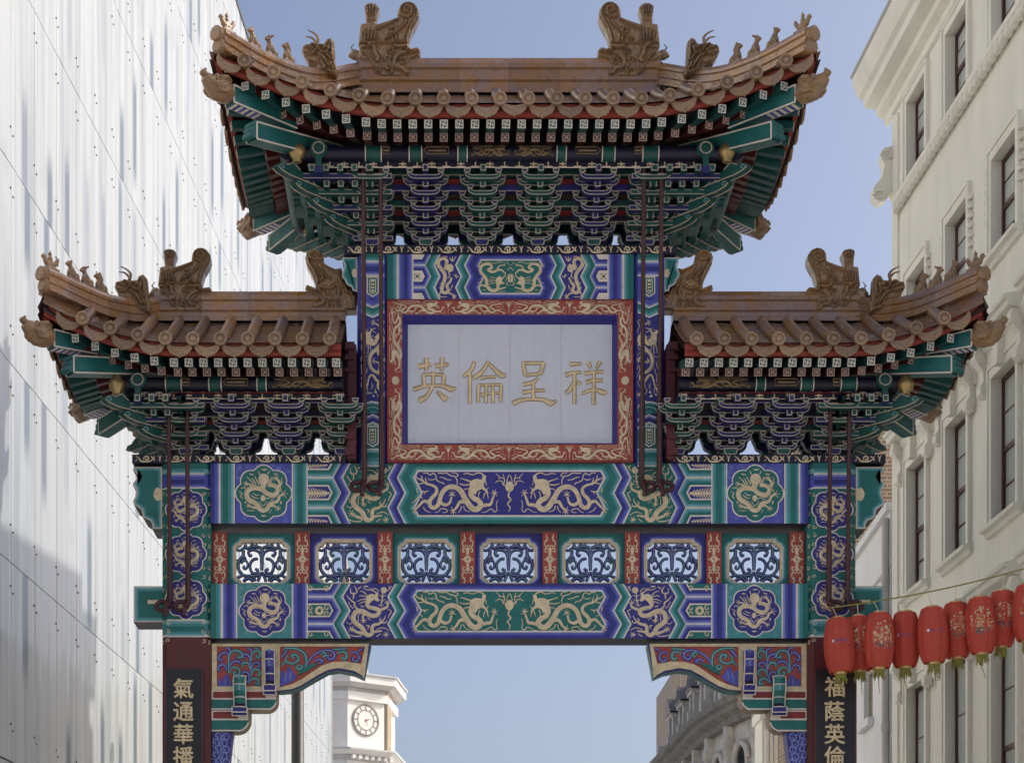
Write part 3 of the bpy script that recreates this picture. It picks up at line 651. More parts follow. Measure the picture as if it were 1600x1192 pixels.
for xa in (607,965.5):
    for t, b_, fl in ((476,584,0),(607,716,1)):
        q = MB()
        d = RUN; bx0,by0,bx1,by1 = d['box']
        def T(p, fl=fl, xa=xa, t=t, b_=b_):
            u = (p[0]-bx0)/(bx1-bx0); v = (p[1]-by0)/(by1-by0); u = 1-u if fl else u
            v = v if xa < 700 else 1-v
            return (GX(xa+1+20*v), GZ(t+(b_-t)*u))
        k = math.sqrt(20*(b_-t)/((bx1-bx0)*(by1-by0)))/125*1.05
        for pts, ws in d['strokes']:
            P = [T(p) for p in pts]; P = cr(P,4) if len(P) > 2 else P
            q.rib(P, [w_*k for w_ in lerpw(ws,len(P))], -.034, GOLD, .5)
        for bl in d['blobs']: q.relief([T(p) for p in bl], -.037, -.03, .006, GOLD)
        q.obj("gilded_dragon", fr)
    q = MB(); q.relief([(GX(xa+11)+.05*math.cos(R(a)),GZ(596)+.055*math.sin(R(a))) for a in range(0,360,30)], -.036, -.03, .008, GOLD); q.obj("flaming_pearl", fr)
CHARS = [
 [([(90,122),(190,110)],[30,14]),([(150,58),(150,158)],[24,14]),([(218,120),(322,106)],[26,16]),([(270,58),(265,162)],[24,12]),([(128,185),(132,272)],[14,22]),([(122,187),(200,184),(287,188)],[16,14,16]),([(285,188),(277,276)],[24,14]),([(203,160),(203,230),(190,290),(150,350),(98,382)],[16,16,18,24,34]),([(55,298),(130,274),(210,268),(280,272),(340,294),(378,286)],[24,18,18,20,32,8]),([(230,312),(262,340),(305,378)],[8,24,36])],
 [([(517,84),(490,150),(430,202)],[12,22,14]),([(482,178),(481,405)],[18,18]),([(620,88),(575,160),(510,212)],[14,20,24]),([(618,92),(680,155),(725,190),(758,190)],[14,22,32,10]),([(565,212),(620,203),(680,204)],[20,12,16]),([(547,262),(543,395)],[16,18]),([(545,264),(720,262)],[14,14]),([(720,262),(713,392)],[16,18]),([(606,264),(602,402)],[14,18]),([(655,264),(656,402)],[14,18]),([(565,340),(640,328),(712,322)],[20,12,12])],
 [([(886,98),(902,192)],[18,22]),([(882,98),(1042,98)],[18,16]),([(1042,98),(1016,184)],[22,18]),([(900,190),(1018,178)],[16,16]),([(1000,208),(960,242),(885,260)],[10,18,20]),([(962,240),(964,376)],[16,18]),([(880,320),(960,308),(1050,304)],[24,16,14]),([(808,404),(870,378),(960,372),(1040,376),(1095,400),(1140,382)],[30,20,16,20,34,8])],
 [([(1240,105),(1325,103)],[20,14]),([(1208,188),(1260,172),(1326,168)],[26,16,16]),([(1276,172),(1275,406)],[16,18]),([(1275,230),(1245,290),(1210,326)],[12,20,24]),([(1296,232),(1318,258)],[10,22]),([(1376,92),(1402,138)],[26,10]),([(1472,86),(1440,142)],[26,8]),([(1350,178),(1420,166),(1496,164)],[24,16,18]),([(1365,242),(1420,230),(1490,228)],[24,16,18]),([(1330,328),(1400,304),(1450,304),(1490,318),(1524,318)],[14,18,20,30,10]),([(1423,170),(1420,412)],[16,18])]]
for ch in CHARS:
    q = MB()
    for pts, ws in ch:
        P = [(635+a/4.848, 545+c/4.848) for a, c in pts]; P = P2(P); P = cr(P,5) if len(P) > 2 else P
        e = .008; ws2 = lerpw(ws,len(P)); s0 = 1.2/4.848/125
        q.rib(P, [w_*s0+.016 for w_ in ws2], .046, GOLDD, .05)
        q.rib(P, [w_*s0 for w_ in ws2], .042, GOLD2, .6)
    q.obj("character", bo)

# --- inner posts of the raised middle bay
for sgn, c in ((-1,582.5),(1,1014)):
    a, b = GX(c-24.5), GX(c+24.5); xm = (a+b)/2
    mb = MB(); post(a, b, -.02, .62, GZ(733), GZ(398), .05, BLUE, mb); col = gpart("post", mb)
    f0, f1 = a+.052, b-.052; y = -.023; p = MB(); pt_ = p; pl_ = MB()
    bands(p, f0, f1, [(398,TEAL),(404,TEAL2),(407,TEAL3),(409,CREAM),(411,BLUE3),(414,BLUE2),(418,BLUE),(425,BLUE2),(428,BLUE3),(431,CREAM),(433,BLUE2),(467,BLUE2)], y)
    def vchev(t, m, h=8, d=8, lo=None):
        p.sheet([(f0,GZ(t)),(xm,GZ(t+d)),(f1,GZ(t)),(f1,GZ(t+h)),(xm,GZ(t+h+d)),(f0,GZ(t+h))], y-.001, m)
    for t, m, h in ((463,BLUE2,7),(470,BLUE3,3),(473,CREAM,2),(475,TEAL,6),(481,TEAL2,4),(485,TEAL3,3),(488,CREAM,2)): vchev(t, m, h)
    p = pl_
    for i, (r, m) in enumerate(((.19,CREAM),(.17,TEAL3),(.15,TEAL),(.11,TEAL3),(.09,TEAL),(.05,TEAL2))):   # wave crests
        p.sheet([(max(f0,min(f1,xm+r*1.05*math.cos(R(k)))), GZ(647)+r*math.sin(R(k))*.8) for k in range(0,181,12)], y-.002-.001*i, m)
    for t, m, h in ((648,CREAM,2),(650,BLUE3,3),(653,BLUE,7),(660,CREAM,2),(662,TEAL3,3),(665,TEAL,6)):
        p.sheet([(f0,GZ(t+8)),(xm,GZ(t)),(f1,GZ(t+8)),(f1,GZ(t+h+8)),(xm,GZ(t+h)),(f0,GZ(t+h+8))], y-.009, m)
    bands(p, f0, f1, [(678,TEAL),(702,CREAM),(704,TEAL3),(708,TEAL),(716,TEAL2),(722,TEAL3),(728,CREAM),(730,TEAL),(733,TEAL)], y-.0095)
    for q_, (t_, b_) in enumerate(((434,466),(667,700))):
        p = pl_ if q_ else pt_
        for kk, (m, d) in enumerate(((CREAM,0),(TEAL,.014),(CREAM,.034),(TEAL,.044))):
            q = ccw([(xm-.075,GZ(t_)),(xm+.075,GZ(t_)),(xm+.075,GZ(b_-6)),(xm,GZ(b_)),(xm-.075,GZ(b_-6))]); p.sheet(inset(q,d), y-.011-.001*kk, m)
        for k in range(4): p.rib([(xm-.02,GZ(t_+7+k*5)),(xm+.02,GZ(t_+7+k*5))], .022, y-.016, GOLD)
    pt_.obj("painted_bands", col); pl_.obj("painted_bands", col)
    g = MB(); bx0,by0,bx1,by1 = RUN['box']
    def T(p):
        u = (p[0]-bx0)/(bx1-bx0); v = (p[1]-by0)/(by1-by0)
        return (xm+(.30*v-.15)*-sgn, GZ(500+122*(1-u)))
    k = math.sqrt(36*122/((bx1-bx0)*(by1-by0)))/125
    for pts, ws in RUN['strokes']:
        P = [T(p_) for p_ in pts]; P = cr(P,4) if len(P) > 2 else P
        g.rib(P, [w_*k for w_ in lerpw(ws,len(P))], y-.002, GOLD, .5)
    for bl in RUN['blobs']: g.relief([T(p_) for p_ in bl], y-.004, y, .008, GOLD)
    for k in range(9): g.ball((xm+random.uniform(-.12,.12), y, GZ(random.uniform(612,632))), (.014,.004,.014), CREAM, 8, 5)
    g.obj("gilded_dragon", col)
    # scalloped ears at the top
    d = sgn; e = a if sgn < 0 else b
    outl = [(0,400),(23,400),(23,406),(20,411),(21,418),(24,424),(23,431),(19,436),(18,440),(14,444),(9,446),(7,452),(0,454)]
    t = MB(); q = ccw([(e+d*u/125,GZ(v)) for u,v in outl]); t.prism(q, .05, .5, TEAL, NAVY)
    for kk, (m, dd) in enumerate([(CREAM,0),(TEAL3,1.2),(TEAL2,3),(TEAL,5)]): t.sheet(inset(q, dd/125), .047-.002*kk, m)
    t.sheet([(e,GZ(420)),(e+d*.05,GZ(418)),(e+d*.07,GZ(426)),(e+d*.045,GZ(432)),(e,GZ(431))], .037, GOLD); gpart("beam_end", t)
    # maroon gable board closing the inner end of the side roof
    t = MB(); e2 = e+d*.005
    t.box(e2, e2+d*.10, -.16, .7, GZ(722), GZ(545), MAROON); t.box(e2+d*.10, e2+d*.125, -.10, .66, GZ(720), GZ(552), MAROON)
    for zz, w_ in ((548,.045),(566,.03),(586,.02),(640,.02),(690,.02),(712,.04)): t.box(e2+d*.02, e2+d*.138, -.19+.0*w_, -.13, GZ(zz)-w_, GZ(zz)+w_, MAROON)
    gpart("gable_board", t)

# --- iron stay rods with looped feet
def loop(c, r, sgn, Y): return [(c[0]+r*math.cos(R(a))*sgn, Y-.012*i, c[1]+r*.75*math.sin(R(a))) for i, a in enumerate(range(150,-250,-25))]
for tops, Yt, yt, yb, Yb in (((567.5,594.5,1006.5,1034),-.66,234,752,-.10), ((263.5,292,1298,1327.5),-.36,602,938,-.10)):
    for j, px in enumerate(tops):
        dxb = 2 if px < 797 else -4
        mb = MB(); A = W(px, yt, Yt); B = W(px+dxb if Yt < -.5 else px+(2 if px < 797 else -3), yb, Yb); M_ = A.lerp(B, .74)
        mb.tube([A, M_], .027, ROD, 8); mb.tube([M_, B], .036, ROD, 8)
        s = 1 if px > 797 else -1
        c = (B.x+s*.075, B.z-.085)
        mb.tube([B]+[Vector(q) for q in loop(c, .085, s, Yb)]+[Vector((c[0]-s*.05,Yb-.2,c[1]-.15))], .03, ROD, 7)
        gpart("stay_rod", mb)
# --- carved spandrels with curled clasps under the lower beam
def spx(l, sgn): return [(GX(325+a/6.154) if sgn < 0 else GX(2*XC-325-a/6.154), GZ(1000+b/6.154)) for a, b in l]
lowc = [(1500,345),(1400,300),(1250,270),(1150,285),(1050,340),(960,392),(880,440),(800,468),(690,478)]
for sgn in (-1,1):
    sp = gnode("spandrel")
    mb = MB(); q = ccw(spx([(28,18),(1562,18)]+lowc+[(28,470)], sgn)); mb.prism(q, .10, .34, BLUE, TEAL); mb.obj("carved_board", sp)
    fr_ = MB()
    def bar(l, y0=.075, m=GOLD2): fr_.prism(ccw(spx(l, sgn)), y0, .11, m)
    bar([(30,20),(1545,20),(1535,46),(30,46)]); bar([(30,46),(78,46),(78,470),(30,470)], .0755); bar([(78,430),(510,430),(510,470),(78,470)], .076); bar([(510,46),(685,46),(685,470),(510,470)], .0765)
    bar([(1545,20),(1510,46),(1470,215),(1480,330),(1500,345)], .0745)
    up = [(1470,215),(1330,190),(1200,195),(1100,225),(1000,290),(900,360),(800,410),(685,440)]
    fr_.prism(ccw(spx(up+[(685,470),(800,455),(880,425),(960,378),(1050,322),(1150,270),(1250,252),(1400,280),(1490,330)], sgn)), .077, .11, GOLD2)
    fr_.obj("gilded_border", sp)
    pn = MB(); pn.sheet(spx([(78,46),(510,46),(510,430),(78,430)], sgn), .096, RED); pn.sheet(spx([(685,46),(1510,46)]+up, sgn), .096, RED)
    pn.obj("red_ground", sp)
    sw = MB()
    def sc(l, w_, m, y=.094): scroll(sw, spx(l, sgn), w_/6.154/125, y, m, TEAL3 if m is TEAL else BLUE3)
    for m, l in ((TEAL,[(190,300),(190,200),(200,120),(240,85),(300,95),(320,140),(280,150),(285,125)]),(BLUE,[(200,180),(180,110),(130,110),(95,150),(110,180),(135,165)]),(BLUE,[(175,280),(150,225),(105,230),(90,265),(115,275)]),(BLUE,[(195,250),(230,195),(290,190),(305,215)]),(TEAL,[(200,300),(215,255),(270,250),(300,290),(265,325),(240,300),(262,290)]),(BLUE,[(320,330),(340,290),(385,310),(385,370),(350,400)]),(BLUE,[(405,300),(405,200),(390,140),(345,115),(325,145),(350,150)]),(TEAL,[(410,180),(420,110),(470,85),(500,120),(480,155),(455,130)]),(TEAL,[(400,260),(380,205),(330,205),(325,240)]),(BLUE,[(410,270),(430,210),(480,200),(490,240),(465,235)]),(TEAL,[(405,330),(430,270),(480,270),(495,310),(465,325)]),(TEAL,[(380,400),(420,355),(475,365),(480,410),(445,395)]),(BLUE,[(160,55),(200,70),(205,110)]),(BLUE,[(370,60),(410,80),(412,110)]),(TEAL,[(440,60),(490,70)]),
        (TEAL,[(720,80),(750,60),(850,70),(920,110),(940,180),(930,240),(880,300)]),(BLUE,[(930,240),(1000,140),(1100,85),(1190,90),(1215,140),(1170,170),(1145,140),(1175,130)]),(TEAL,[(760,130),(740,180),(800,210),(860,180),(850,130),(800,130),(820,160)]),(TEAL,[(1080,120),(1110,100),(1130,130),(1100,140)]),(TEAL,[(1240,110),(1300,95),(1330,130),(1310,170),(1280,150)]),(BLUE,[(1370,110),(1420,100),(1450,150),(1420,190),(1385,170),(1400,145)]),(BLUE,[(1020,190),(1060,170),(1100,185),(1070,205)]),(TEAL,[(870,220),(900,240),(880,265),(850,250),(860,225)]),(BLUE,[(700,150),(740,100),(760,80)]),(TEAL,[(700,230),(740,190)]),(TEAL,[(1200,75),(1330,65)]),(BLUE,[(1440,90),(1490,60)])):
        sc(l, 40, m)
    for l in ([(90,430),(90,370),(115,350),(125,390),(150,330),(180,310),(205,370),(240,430)], [(690,430),(690,280),(715,275),(730,330),(760,250),(785,245),(850,345),(800,385)]):
        sw.prism(ccw(spx(l, sgn)), .084, .097, BLUE2)
    sw.prism(ccw(spx([(855,320),(900,260),(980,215),(1070,210),(1000,250),(920,300)], sgn)), .07, .097, TEAL)
    for x_ in (1,2): sw.rib(spx([(110+50*x_,420),(120+40*x_,360)], sgn), .012, .081, BLUE3); sw.rib(spx([(690+45*x_,400-15*x_),(700+45*x_,290)], sgn), .012, .081, BLUE3)
    sw.obj("carved_scrolls", sp, kind="stuff")
    for (t, b, xr, r) in ((472,660,650,110),(664,868,382,130)):      # stepped bracket arms
        a = MB(); prof = [(28,t),(xr+12,t),(xr+12,b-r)]+[(xr+12-r+r*math.cos(R(k)), b-r+r*math.sin(R(k))) for k in range(10,91,16)]+[(28,b)]
        q = ccw(spx(prof, sgn)); a.prism(q, .07, .36, GOLDD)
        h = b-t
        for (f0, f1, m, y_) in ((0,.46,CREAM,.068),(.46,.95,TEAL,.067)):
            pr = [(28,t+h*f0),(xr,t+h*f0)]+([(xr,t+h*f1)] if f1 < .6 else [(xr,b-r*.9)]+[(xr-r*.85+r*.85*math.cos(R(k)), b-h*.05-r*.85+r*.85*math.sin(R(k))) for k in range(10,91,16)])+[(28,t+h*f1)]
            a.sheet(spx(pr, sgn), y_, m)
        a.sheet(spx([(50,t+h*.06),(xr-100,t+h*.06),(xr-100,t+h*.38),(50,t+h*.38),(38,t+h*.30),(46,t+h*.22),(38,t+h*.14)], sgn), .0655, DRED)
        pr = [(28,t+h*.95),(xr-r*.8,t+h*.95)]+[(xr-r*.85+r*.9*math.cos(R(k)), b-h*.05-r*.85+r*.9*math.sin(R(k))) for k in range(80,0,-16)]
        a.rib(cr(spx(pr, sgn),3), .018, .064, CREAM)
        a.obj("bracket_arm", sp)
    for (xa, xb, t, b, m, m2) in ((540,648,82,520,BLUE,BLUE2),(240,372,335,722,TEAL,TEAL2)):    # curled clasps
        c = MB(); n = 9; h = b-t
        prof = [(t, .07),(t+.03*h,.0),(t+.10*h,-.045),(t+.25*h,-.05),(t+.40*h,-.03),(t+.55*h,.005),(t+.70*h,.03),(t+.80*h,-.02),(t+.93*h,-.02),(t+h,.03)]
        for i in range(len(prof)-1):                            # rounded band, segment by segment
            (ya, da), (yb_, db_) = prof[i], prof[i+1]; ins = 8 if i < 7 else -6; NX = 8
            rows = []
            for yy_, dd_ in ((ya,da),(yb_,db_)):
                l_ = spx([(xa+ins+(xb-xa-2*ins)*q/NX, yy_) for q in range(NX+1)], sgn)
                rows += [(p_[0], dd_-.045*(1-(2*q/NX-1)**2) if i < 7 else dd_-.02, p_[1]) for q, p_ in enumerate(l_)]
            c.add(rows, [(q,q+1,NX+2+q,NX+1+q) for q in range(NX)], ((m2 if i in (1,3) else m) if i < 6 else (NAVY if i == 6 else BLUE)), i < 7)
            for q in (0, NX):
                A_, B_ = rows[q], rows[NX+1+q]; c.add([A_,B_,(B_[0],.09,B_[2]),(A_[0],.09,A_[2])], [(0,1,2,3)], m)
                c.tube([(A_[0],A_[1]-.003,A_[2]),(B_[0],B_[1]-.003,B_[2])], .009, CREAM, 5, False)
            if i in (0,2,4,6,7,8): c.tube([(p_[0],p_[1]-.003,p_[2]) for p_ in rows[NX+1:]], .008, CREAM, 5, False)
            if i in (1,3): c.tube([(rows[NX//2][0],rows[NX//2][1]-.004,rows[NX//2][2]),(rows[NX+1+NX//2][0],rows[NX+1+NX//2][1]-.004,rows[NX+1+NX//2][2])], .012, BLUE3 if m is BLUE else TEAL3, 5)
        c.obj("curled_clasp", sp)
    sw = MB(); l = [(34,870),(225,870),(215,960),(200,1090),(180,1290),(150,1600),(34,1700)]; sw.prism(ccw(spx(l, sgn)), .09, .35, BLUE)
    for i in range(9):
        for j in range(2):
            cx_, cy_ = 82+j*85-(i%2)*22, 905+i*62+(j*14); 
            if cx_ > 205-(cy_-870)*.1: continue
            cc = spx([(cx_,cy_)], sgn)[0]
            sw.rib(spiral(cc, .062, 1.5, R(200+40*j), sgn if j else -sgn, 20), lerpw([.012,.016,.010],21), .087, BLUE3, .8)
            sw.rib(spiral((cc[0]+.02,cc[1]-.015), .082, .6, R(20+70*j), 1, 10), .011, .0875, BLUE3, .8)
    sw.obj("cloud_bracket", sp)
# ================================================================== bracket sets (dougong)
LV, ST = .118, .17
CBT = mat("corner_beam_teal", (.014,.145,.145), .5, .14, scale=5, dirt=.45)
def rimmed(mb, pts, y0, y1, m, rim=.011):
    """prism with a cream-edged front"""
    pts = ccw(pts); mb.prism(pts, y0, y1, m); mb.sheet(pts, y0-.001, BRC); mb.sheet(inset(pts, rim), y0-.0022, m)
def arm(w_, ma, mb_, flip=1):
    a = MB(); h = w_/2
    rimmed(a, [(-h,.070),(-h,.048),(-h+.018,.022),(-h+.05,.002),(-h+.09,-.006),(0,-.008),(h-.09,-.006),(h-.05,.002),(h-.018,.022),(h,.048),(h,.070),(h-.045,.070),(h-.055,.056),(h-.09,.046),(-h+.09,.046),(-h+.055,.056),(-h+.045,.070)], -.05, .05, ma)
    for s in (-1,1):
        c = s*(h-.03); rimmed(a, [(c-.028,.068),(c+.028,.068),(c+.04,.088),(c+.04,.116),(c-.04,.116),(c-.04,.088)], -.062, .06, mb_, .012)
    return a.mesh("bracket_arm")
def nose(m, mb_):
    a = MB(); rimmed(a, [(-.034,-.004),(.034,-.004),(.034,.075),(-.034,.075)], -.15, .1, m, .012)
    rimmed(a, [(-.044,.077),(.044,.077),(.054,.094),(.054,.117),(-.054,.117),(-.054,.094)], -.065, .055, mb_, .012)
    return a.mesh("bracket_nose")
def baseb(m):
    a = MB(); rimmed(a, [(-.062,0),(.062,0),(.085,.035),(.085,.085),(-.085,.085),(-.085,.035)], -.10, .40, m, .012); return a.mesh("base_block")
SETM = {}
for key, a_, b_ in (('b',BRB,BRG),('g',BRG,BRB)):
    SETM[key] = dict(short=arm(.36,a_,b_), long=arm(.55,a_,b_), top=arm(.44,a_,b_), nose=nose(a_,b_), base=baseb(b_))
def bracket_set(x, z0, n, key, Y0=.08, back=True):
    """one bracket set of n+1 steps on the board at z0: arms to both sides, noses towards the street"""
    S = SETM[key]; r = gnode("bracket_set"); r.location = (x, -.3, z0)
    put("base_block", S['base'], r, (0, Y0, 0))
    for side in ((1,-1) if back else (1,)):
        rz = 0 if side == 1 else math.pi
        for j in range(n+1):
            y = Y0-ST*j if side == 1 else .6-Y0+ST*j
            put("bracket_arm", S['top' if j == n else 'short'], r, (0,y,.08+LV*j), (0,0,rz))
            if j < n: put("bracket_arm", S['long'], r, (0,y+.02*side,.08+LV*(j+1)), (0,0,rz))
            put("bracket_nose", S['nose'], r, (0,y-.0*side,.08+LV*(j+.42)), (0,0,rz))
    return r
def corner_set(sx, xc, z0, n, outer=True):
    """corner bracket cluster on a post: diagonal beaks and ranks of noses on both faces"""
    r = gnode("corner_bracket_set"); r.location = (xc*sx, -.3, z0); r.scale = (sx,1,1)
    S = SETM['g']; Y0 = .08
    for sy in (1,-1):
        rot = 0 if sy == 1 else math.pi
        def yy(q): return q if sy == 1 else .6-q
        for j in range(n+1):
            for i in range(0, j+1):                             # ranks of noses, stepping outwards
                put("bracket_nose", S['nose'], r, (.175*i*.98, yy(Y0-ST*j), .08+LV*(j+.42)), (0,0,rot))
                if sy == 1 or i < 2: put("bracket_nose", S['nose'], r, (.02+ST*j+.12, yy(.3-.0-.16*i), .08+LV*(j+.42)), (0,0,R(90)))
            m = MB(); L = .17*j+.2
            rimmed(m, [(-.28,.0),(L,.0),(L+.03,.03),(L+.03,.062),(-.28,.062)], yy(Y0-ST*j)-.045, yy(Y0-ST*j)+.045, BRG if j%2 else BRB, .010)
            o = m.obj("bracket_beam", r); o.location = (0,0,.08+LV*j)
            m = MB(); m.box(.09+ST*j, .19+ST*j, yy(.3), yy(Y0-ST*j+.05), 0, .062, TEAL); o = m.obj("bracket_beam", r); o.location = (0,0,.08+LV*j)
        for j in range(1, n+1):                                 # diagonal beaks
            d = Vector((1,-1 if sy == 1 else 1,0)).normalized(); nrm = Vector((-d.y,d.x,0)); b = Vector((.02,.2 if sy == 1 else .4,0)); L = (.37+.195*j)*1.414-.17
            m = MB(); up = Vector((0,0,1))
            def pr(l, w0, mm):
                P = [b+d*a_+up*c_ for a_, c_ in l]; k = len(P)
                m.add([p+nrm*w0 for p in P]+[p-nrm*w0 for p in P], [tuple(range(k)), tuple(range(2*k-1,k-1,-1))]+[(i_,i_+k,(i_+1)%k+k,(i_+1)%k) for i_ in range(k)], mm)
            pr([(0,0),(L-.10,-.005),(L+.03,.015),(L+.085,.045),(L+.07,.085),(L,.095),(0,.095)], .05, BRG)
            pr([(L-.26,.094),(L-.05,.094),(L-.07,.118),(L-.155,.155),(L-.24,.118)], .053, DT); pr([(L-.25,.112),(L-.06,.112),(L-.155,.168)], .042, BLUE)
            for q in (-1,1):
                e = [b+d*a_+up*c_+nrm*.052*q for a_, c_ in ((0,0),(L-.10,-.005),(L+.03,.015),(L+.085,.045))]; m.tube(e, .008, BRC, 5)
                e = [b+d*a_+up*c_+nrm*.054*q for a_, c_ in ((L-.26,.10),(L-.155,.16),(L-.05,.10))]; m.tube(e, .007, BRC, 5)
                for a_ in range(10): pass
                c0 = b+d*(L+.02)+up*.055+nrm*.054*q
                m.tube([c0+(d*math.cos(k_*.7)+up*math.sin(k_*.7))*(.036-.003*k_) for k_ in range(10)], .0055, TEAL3, 5)
            o = m.obj("corner_beak", r); o.location = (0,0,.06+LV*j)
    # outward-facing arms of the end side
    for j in range(n+1):
        put("bracket_arm", S['short' if j%2 else 'top'], r, (.22+ST*j, .3, .08+LV*j), (0,0,R(90)))
    return r
def tie_beams(x0, x1, z0, n, cols):
    for sy in (1,-1):
        for j in range(n):
            if sy == -1 and j == 0: continue
            m = MB(); y = .08-ST*j if sy == 1 else .52+ST*j; z = z0+.08+LV*(j+2); f = y-.035 if sy == 1 else y+.035
            m.box(x0, x1, y-.034, y+.034, z, z+.09, cols[j%len(cols)])
            if sy == 1: m.rect(x0, x1, z+.001, z+.012, y-.036, BRC)
            gpart("tie_beam", m)
            m = MB(); yb = y-ST if sy == 1 else y+ST
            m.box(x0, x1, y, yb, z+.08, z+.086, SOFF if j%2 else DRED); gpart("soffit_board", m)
        if sy == 1:
            pass
ZM, ZS = GZ(384.5), GZ(711)
for k in (-2,-1,1,2):
    bracket_set((.35 if abs(k) == 1 else 1.05)*(1 if k > 0 else -1), ZM, 4, 'g' if abs(k) == 1 else 'b')
for s in (-1,1): bracket_set(1.72*s, ZM, 4, 'g')
tie_beams(-1.95, 1.95, ZM, 4, [NAVY,DT,BLUE,DT])
for s in (-1,1):
    corner_set(s, 1.74, ZM, 4)
    for i, x in enumerate((2.10,2.76,3.42)): bracket_set(x*s, ZS, 3, 'g' if i == 0 else 'b')
    bracket_set(4.05*s, ZS, 3, 'g'); corner_set(s, 4.05, ZS, 3)
    tie_beams(min(2.06*s,4.2*s), max(2.06*s,4.2*s), ZS, 3, [DT,NAVY,BLUE])

# ================================================================== roofs
MAIN = dict(name="main_roof", u0=0., uc=1.75, ur=1.9, yc=.3, ye0=-1.4, ye1=.30, us=1.45, ul=2.05, zE=12.772, L=(.34,1.45,1.70,1.6), ue0=3.46, dys=.2, dyl=1.85, Ls=(.52,1.6), tip=(3.44,-1.66),
            zr=13.66, rh=.44, hip=[(0,14.08),(.3,13.68),(.5,13.53),(.75,13.46),(1,13.47)], tiles=[.166+.332*k for k in range(10)], ptop=(-.68,12.475,.092), zb=12.315, beamlow=(3.10,-1.28,12.44), head=(3.40,-1.53,12.80), vase=(2.60,-.76,12.38))
SIDE = dict(name="side_roof", u0=2.06, uc=4.05, ur=4.42, yc=.3, ye0=-1.05, ye1=.09, us=4.0, ul=1.65, zE=10.08, L=(.33,4.0,1.37,1.9), ue0=5.58, dys=.15, dyl=1.25, Ls=(.45,1.75), tip=(5.60,-1.06),
            zr=10.79, rh=.37, hip=[(0,11.14),(.2,10.95),(.5,10.87),(.75,10.89),(1,10.93)], tiles=[2.19+.3270*k for k in range(10)], ptop=(-.40,9.775,.085), zb=9.60, beamlow=(5.33,-.86,9.83), head=(5.60,-1.02,10.13), vase=(4.83,-.48,9.66))
def pw(q, e): return max(0., q)**e
def interp(tab, t):
    for (a, b), (c, d) in zip(tab, tab[1:]):
        if t <= c:
            return b+(d-b)*(t-a)/(c-a)
    return tab[-1][1]
def smooth_hip(P, t):
    h = .08; return sum(interp(P['hip'], min(1,max(0,t+q))) for q in (-h,-h/2,0,h/2,h))/5
def eave(P, u): return (P['ye0']-P['ye1']*pw((u-P['us'])/P['ul'],2), P['zE']+P['L'][0]*pw((u-P['L'][1])/P['L'][2],P['L'][3]))
def seave(P, y):
    d = abs(y-P['yc']); q = (d-P['dys'])/P['dyl']
    return (P['ue0']+.11*pw(q,2), P['zE']+P['Ls'][0]*pw(q,P['Ls'][1]))
def hipp(P, t):
    return (P['ur']+(P['tip'][0]-P['ur'])*t, P['yc']+(P['tip'][1]-P['yc'])*t, smooth_hip(P,t)-.24*(1-t)-.22*t)
def top_front(P, u):
    if u <= P['ur']: return (P['yc']-.10, P['zr'])
    t = (u-P['ur'])/(P['tip'][0]-P['ur']); h = hipp(P, min(1,t)); k = min(1,t/.15); return (h[1]-.10*(1-k), h[2]*k+P['zr']*(1-k) if k < 1 else h[2])
def prof_front(P, u, n=7):
    ye, ze = eave(P, u); yt, zt = top_front(P, u); yt = max(yt, ye+.05)
    return [(u, ye+(yt-ye)*i/n, ze+(zt-ze)*(i/n)-.03*4*(i/n)*(1-i/n)*min(1,(yt-ye)/1.2)) for i in range(n+1)]
def prof_side(P, y, n=7):
    ue, ze = seave(P, y); d = abs(y-P['yc']); t = min(1, d/(P['yc']-P['tip'][1])); h = hipp(P, t); ut = min(h[0], ue-.05)
    return [(ue+(ut-ue)*i/n, y, ze+(h[2]-ze)*(i/n)-.02*4*(i/n)*(1-i/n)) for i in range(n+1)]
# shared tile-end, drip, rafter meshes
te = MB(); te.lathe([(.076,-.06),(.082,0),(.080,.016),(.062,.018),(.056,.0),(.034,.0),(.028,.014),(.004,.016)], (0,0,0), TILEE, 20, False, 'y')
te.rib(spiral((0,0), .050, 1.2, .4, 1, 14), .012, .0, TILEE, 1.4)
te.ball((0,.05,.092), (.018,.018,.022), TILEE, 8, 6)
TE = te.mesh("tile_end")
dr = MB(); dp = [(-.135,.005),(-.09,-.022),(-.045,-.034),(0,-.038),(.045,-.034),(.09,-.022),(.135,.005),(.137,-.028),(.130,-.056),(.118,-.070),(.112,-.084),(.092,-.094),(.080,-.106),(.058,-.110),(.040,-.120),(.02,-.120),(0,-.136),(-.02,-.120),(-.040,-.120),(-.058,-.110),(-.080,-.106),(-.092,-.094),(-.112,-.084),(-.118,-.070),(-.130,-.056),(-.137,-.028)]
dr.relief(dp, -.004, .016, .009, TILEE)
for s in (1,-1):
    dr.rib(cr([(s*.11,-.03),(s*.085,-.065),(s*.06,-.055),(s*.045,-.085),(s*.02,-.075),(s*.005,-.11)],3), .010, -.013, TILEE, 1.)
dr.rib(cr([(-.12,-.02),(-.06,-.046),(0,-.052),(.06,-.046),(.12,-.02)],3), .010, -.013, TILEE, 1.)
pan = [(-.135,.005),(-.09,-.022),(0,-.038),(.09,-.022),(.135,.005)]
for i in range(4): dr.add([(pan[i][0],0,pan[i][1]),(pan[i+1][0],0,pan[i+1][1]),(pan[i+1][0],.45,pan[i+1][1]+.20),(pan[i][0],.45,pan[i][1]+.20)], [(0,1,2,3)], TILEP, True)
dr.v = [(a*1.12,b,c*1.32) for a,b,c in dr.v]; DR = dr.mesh("drip_tile")
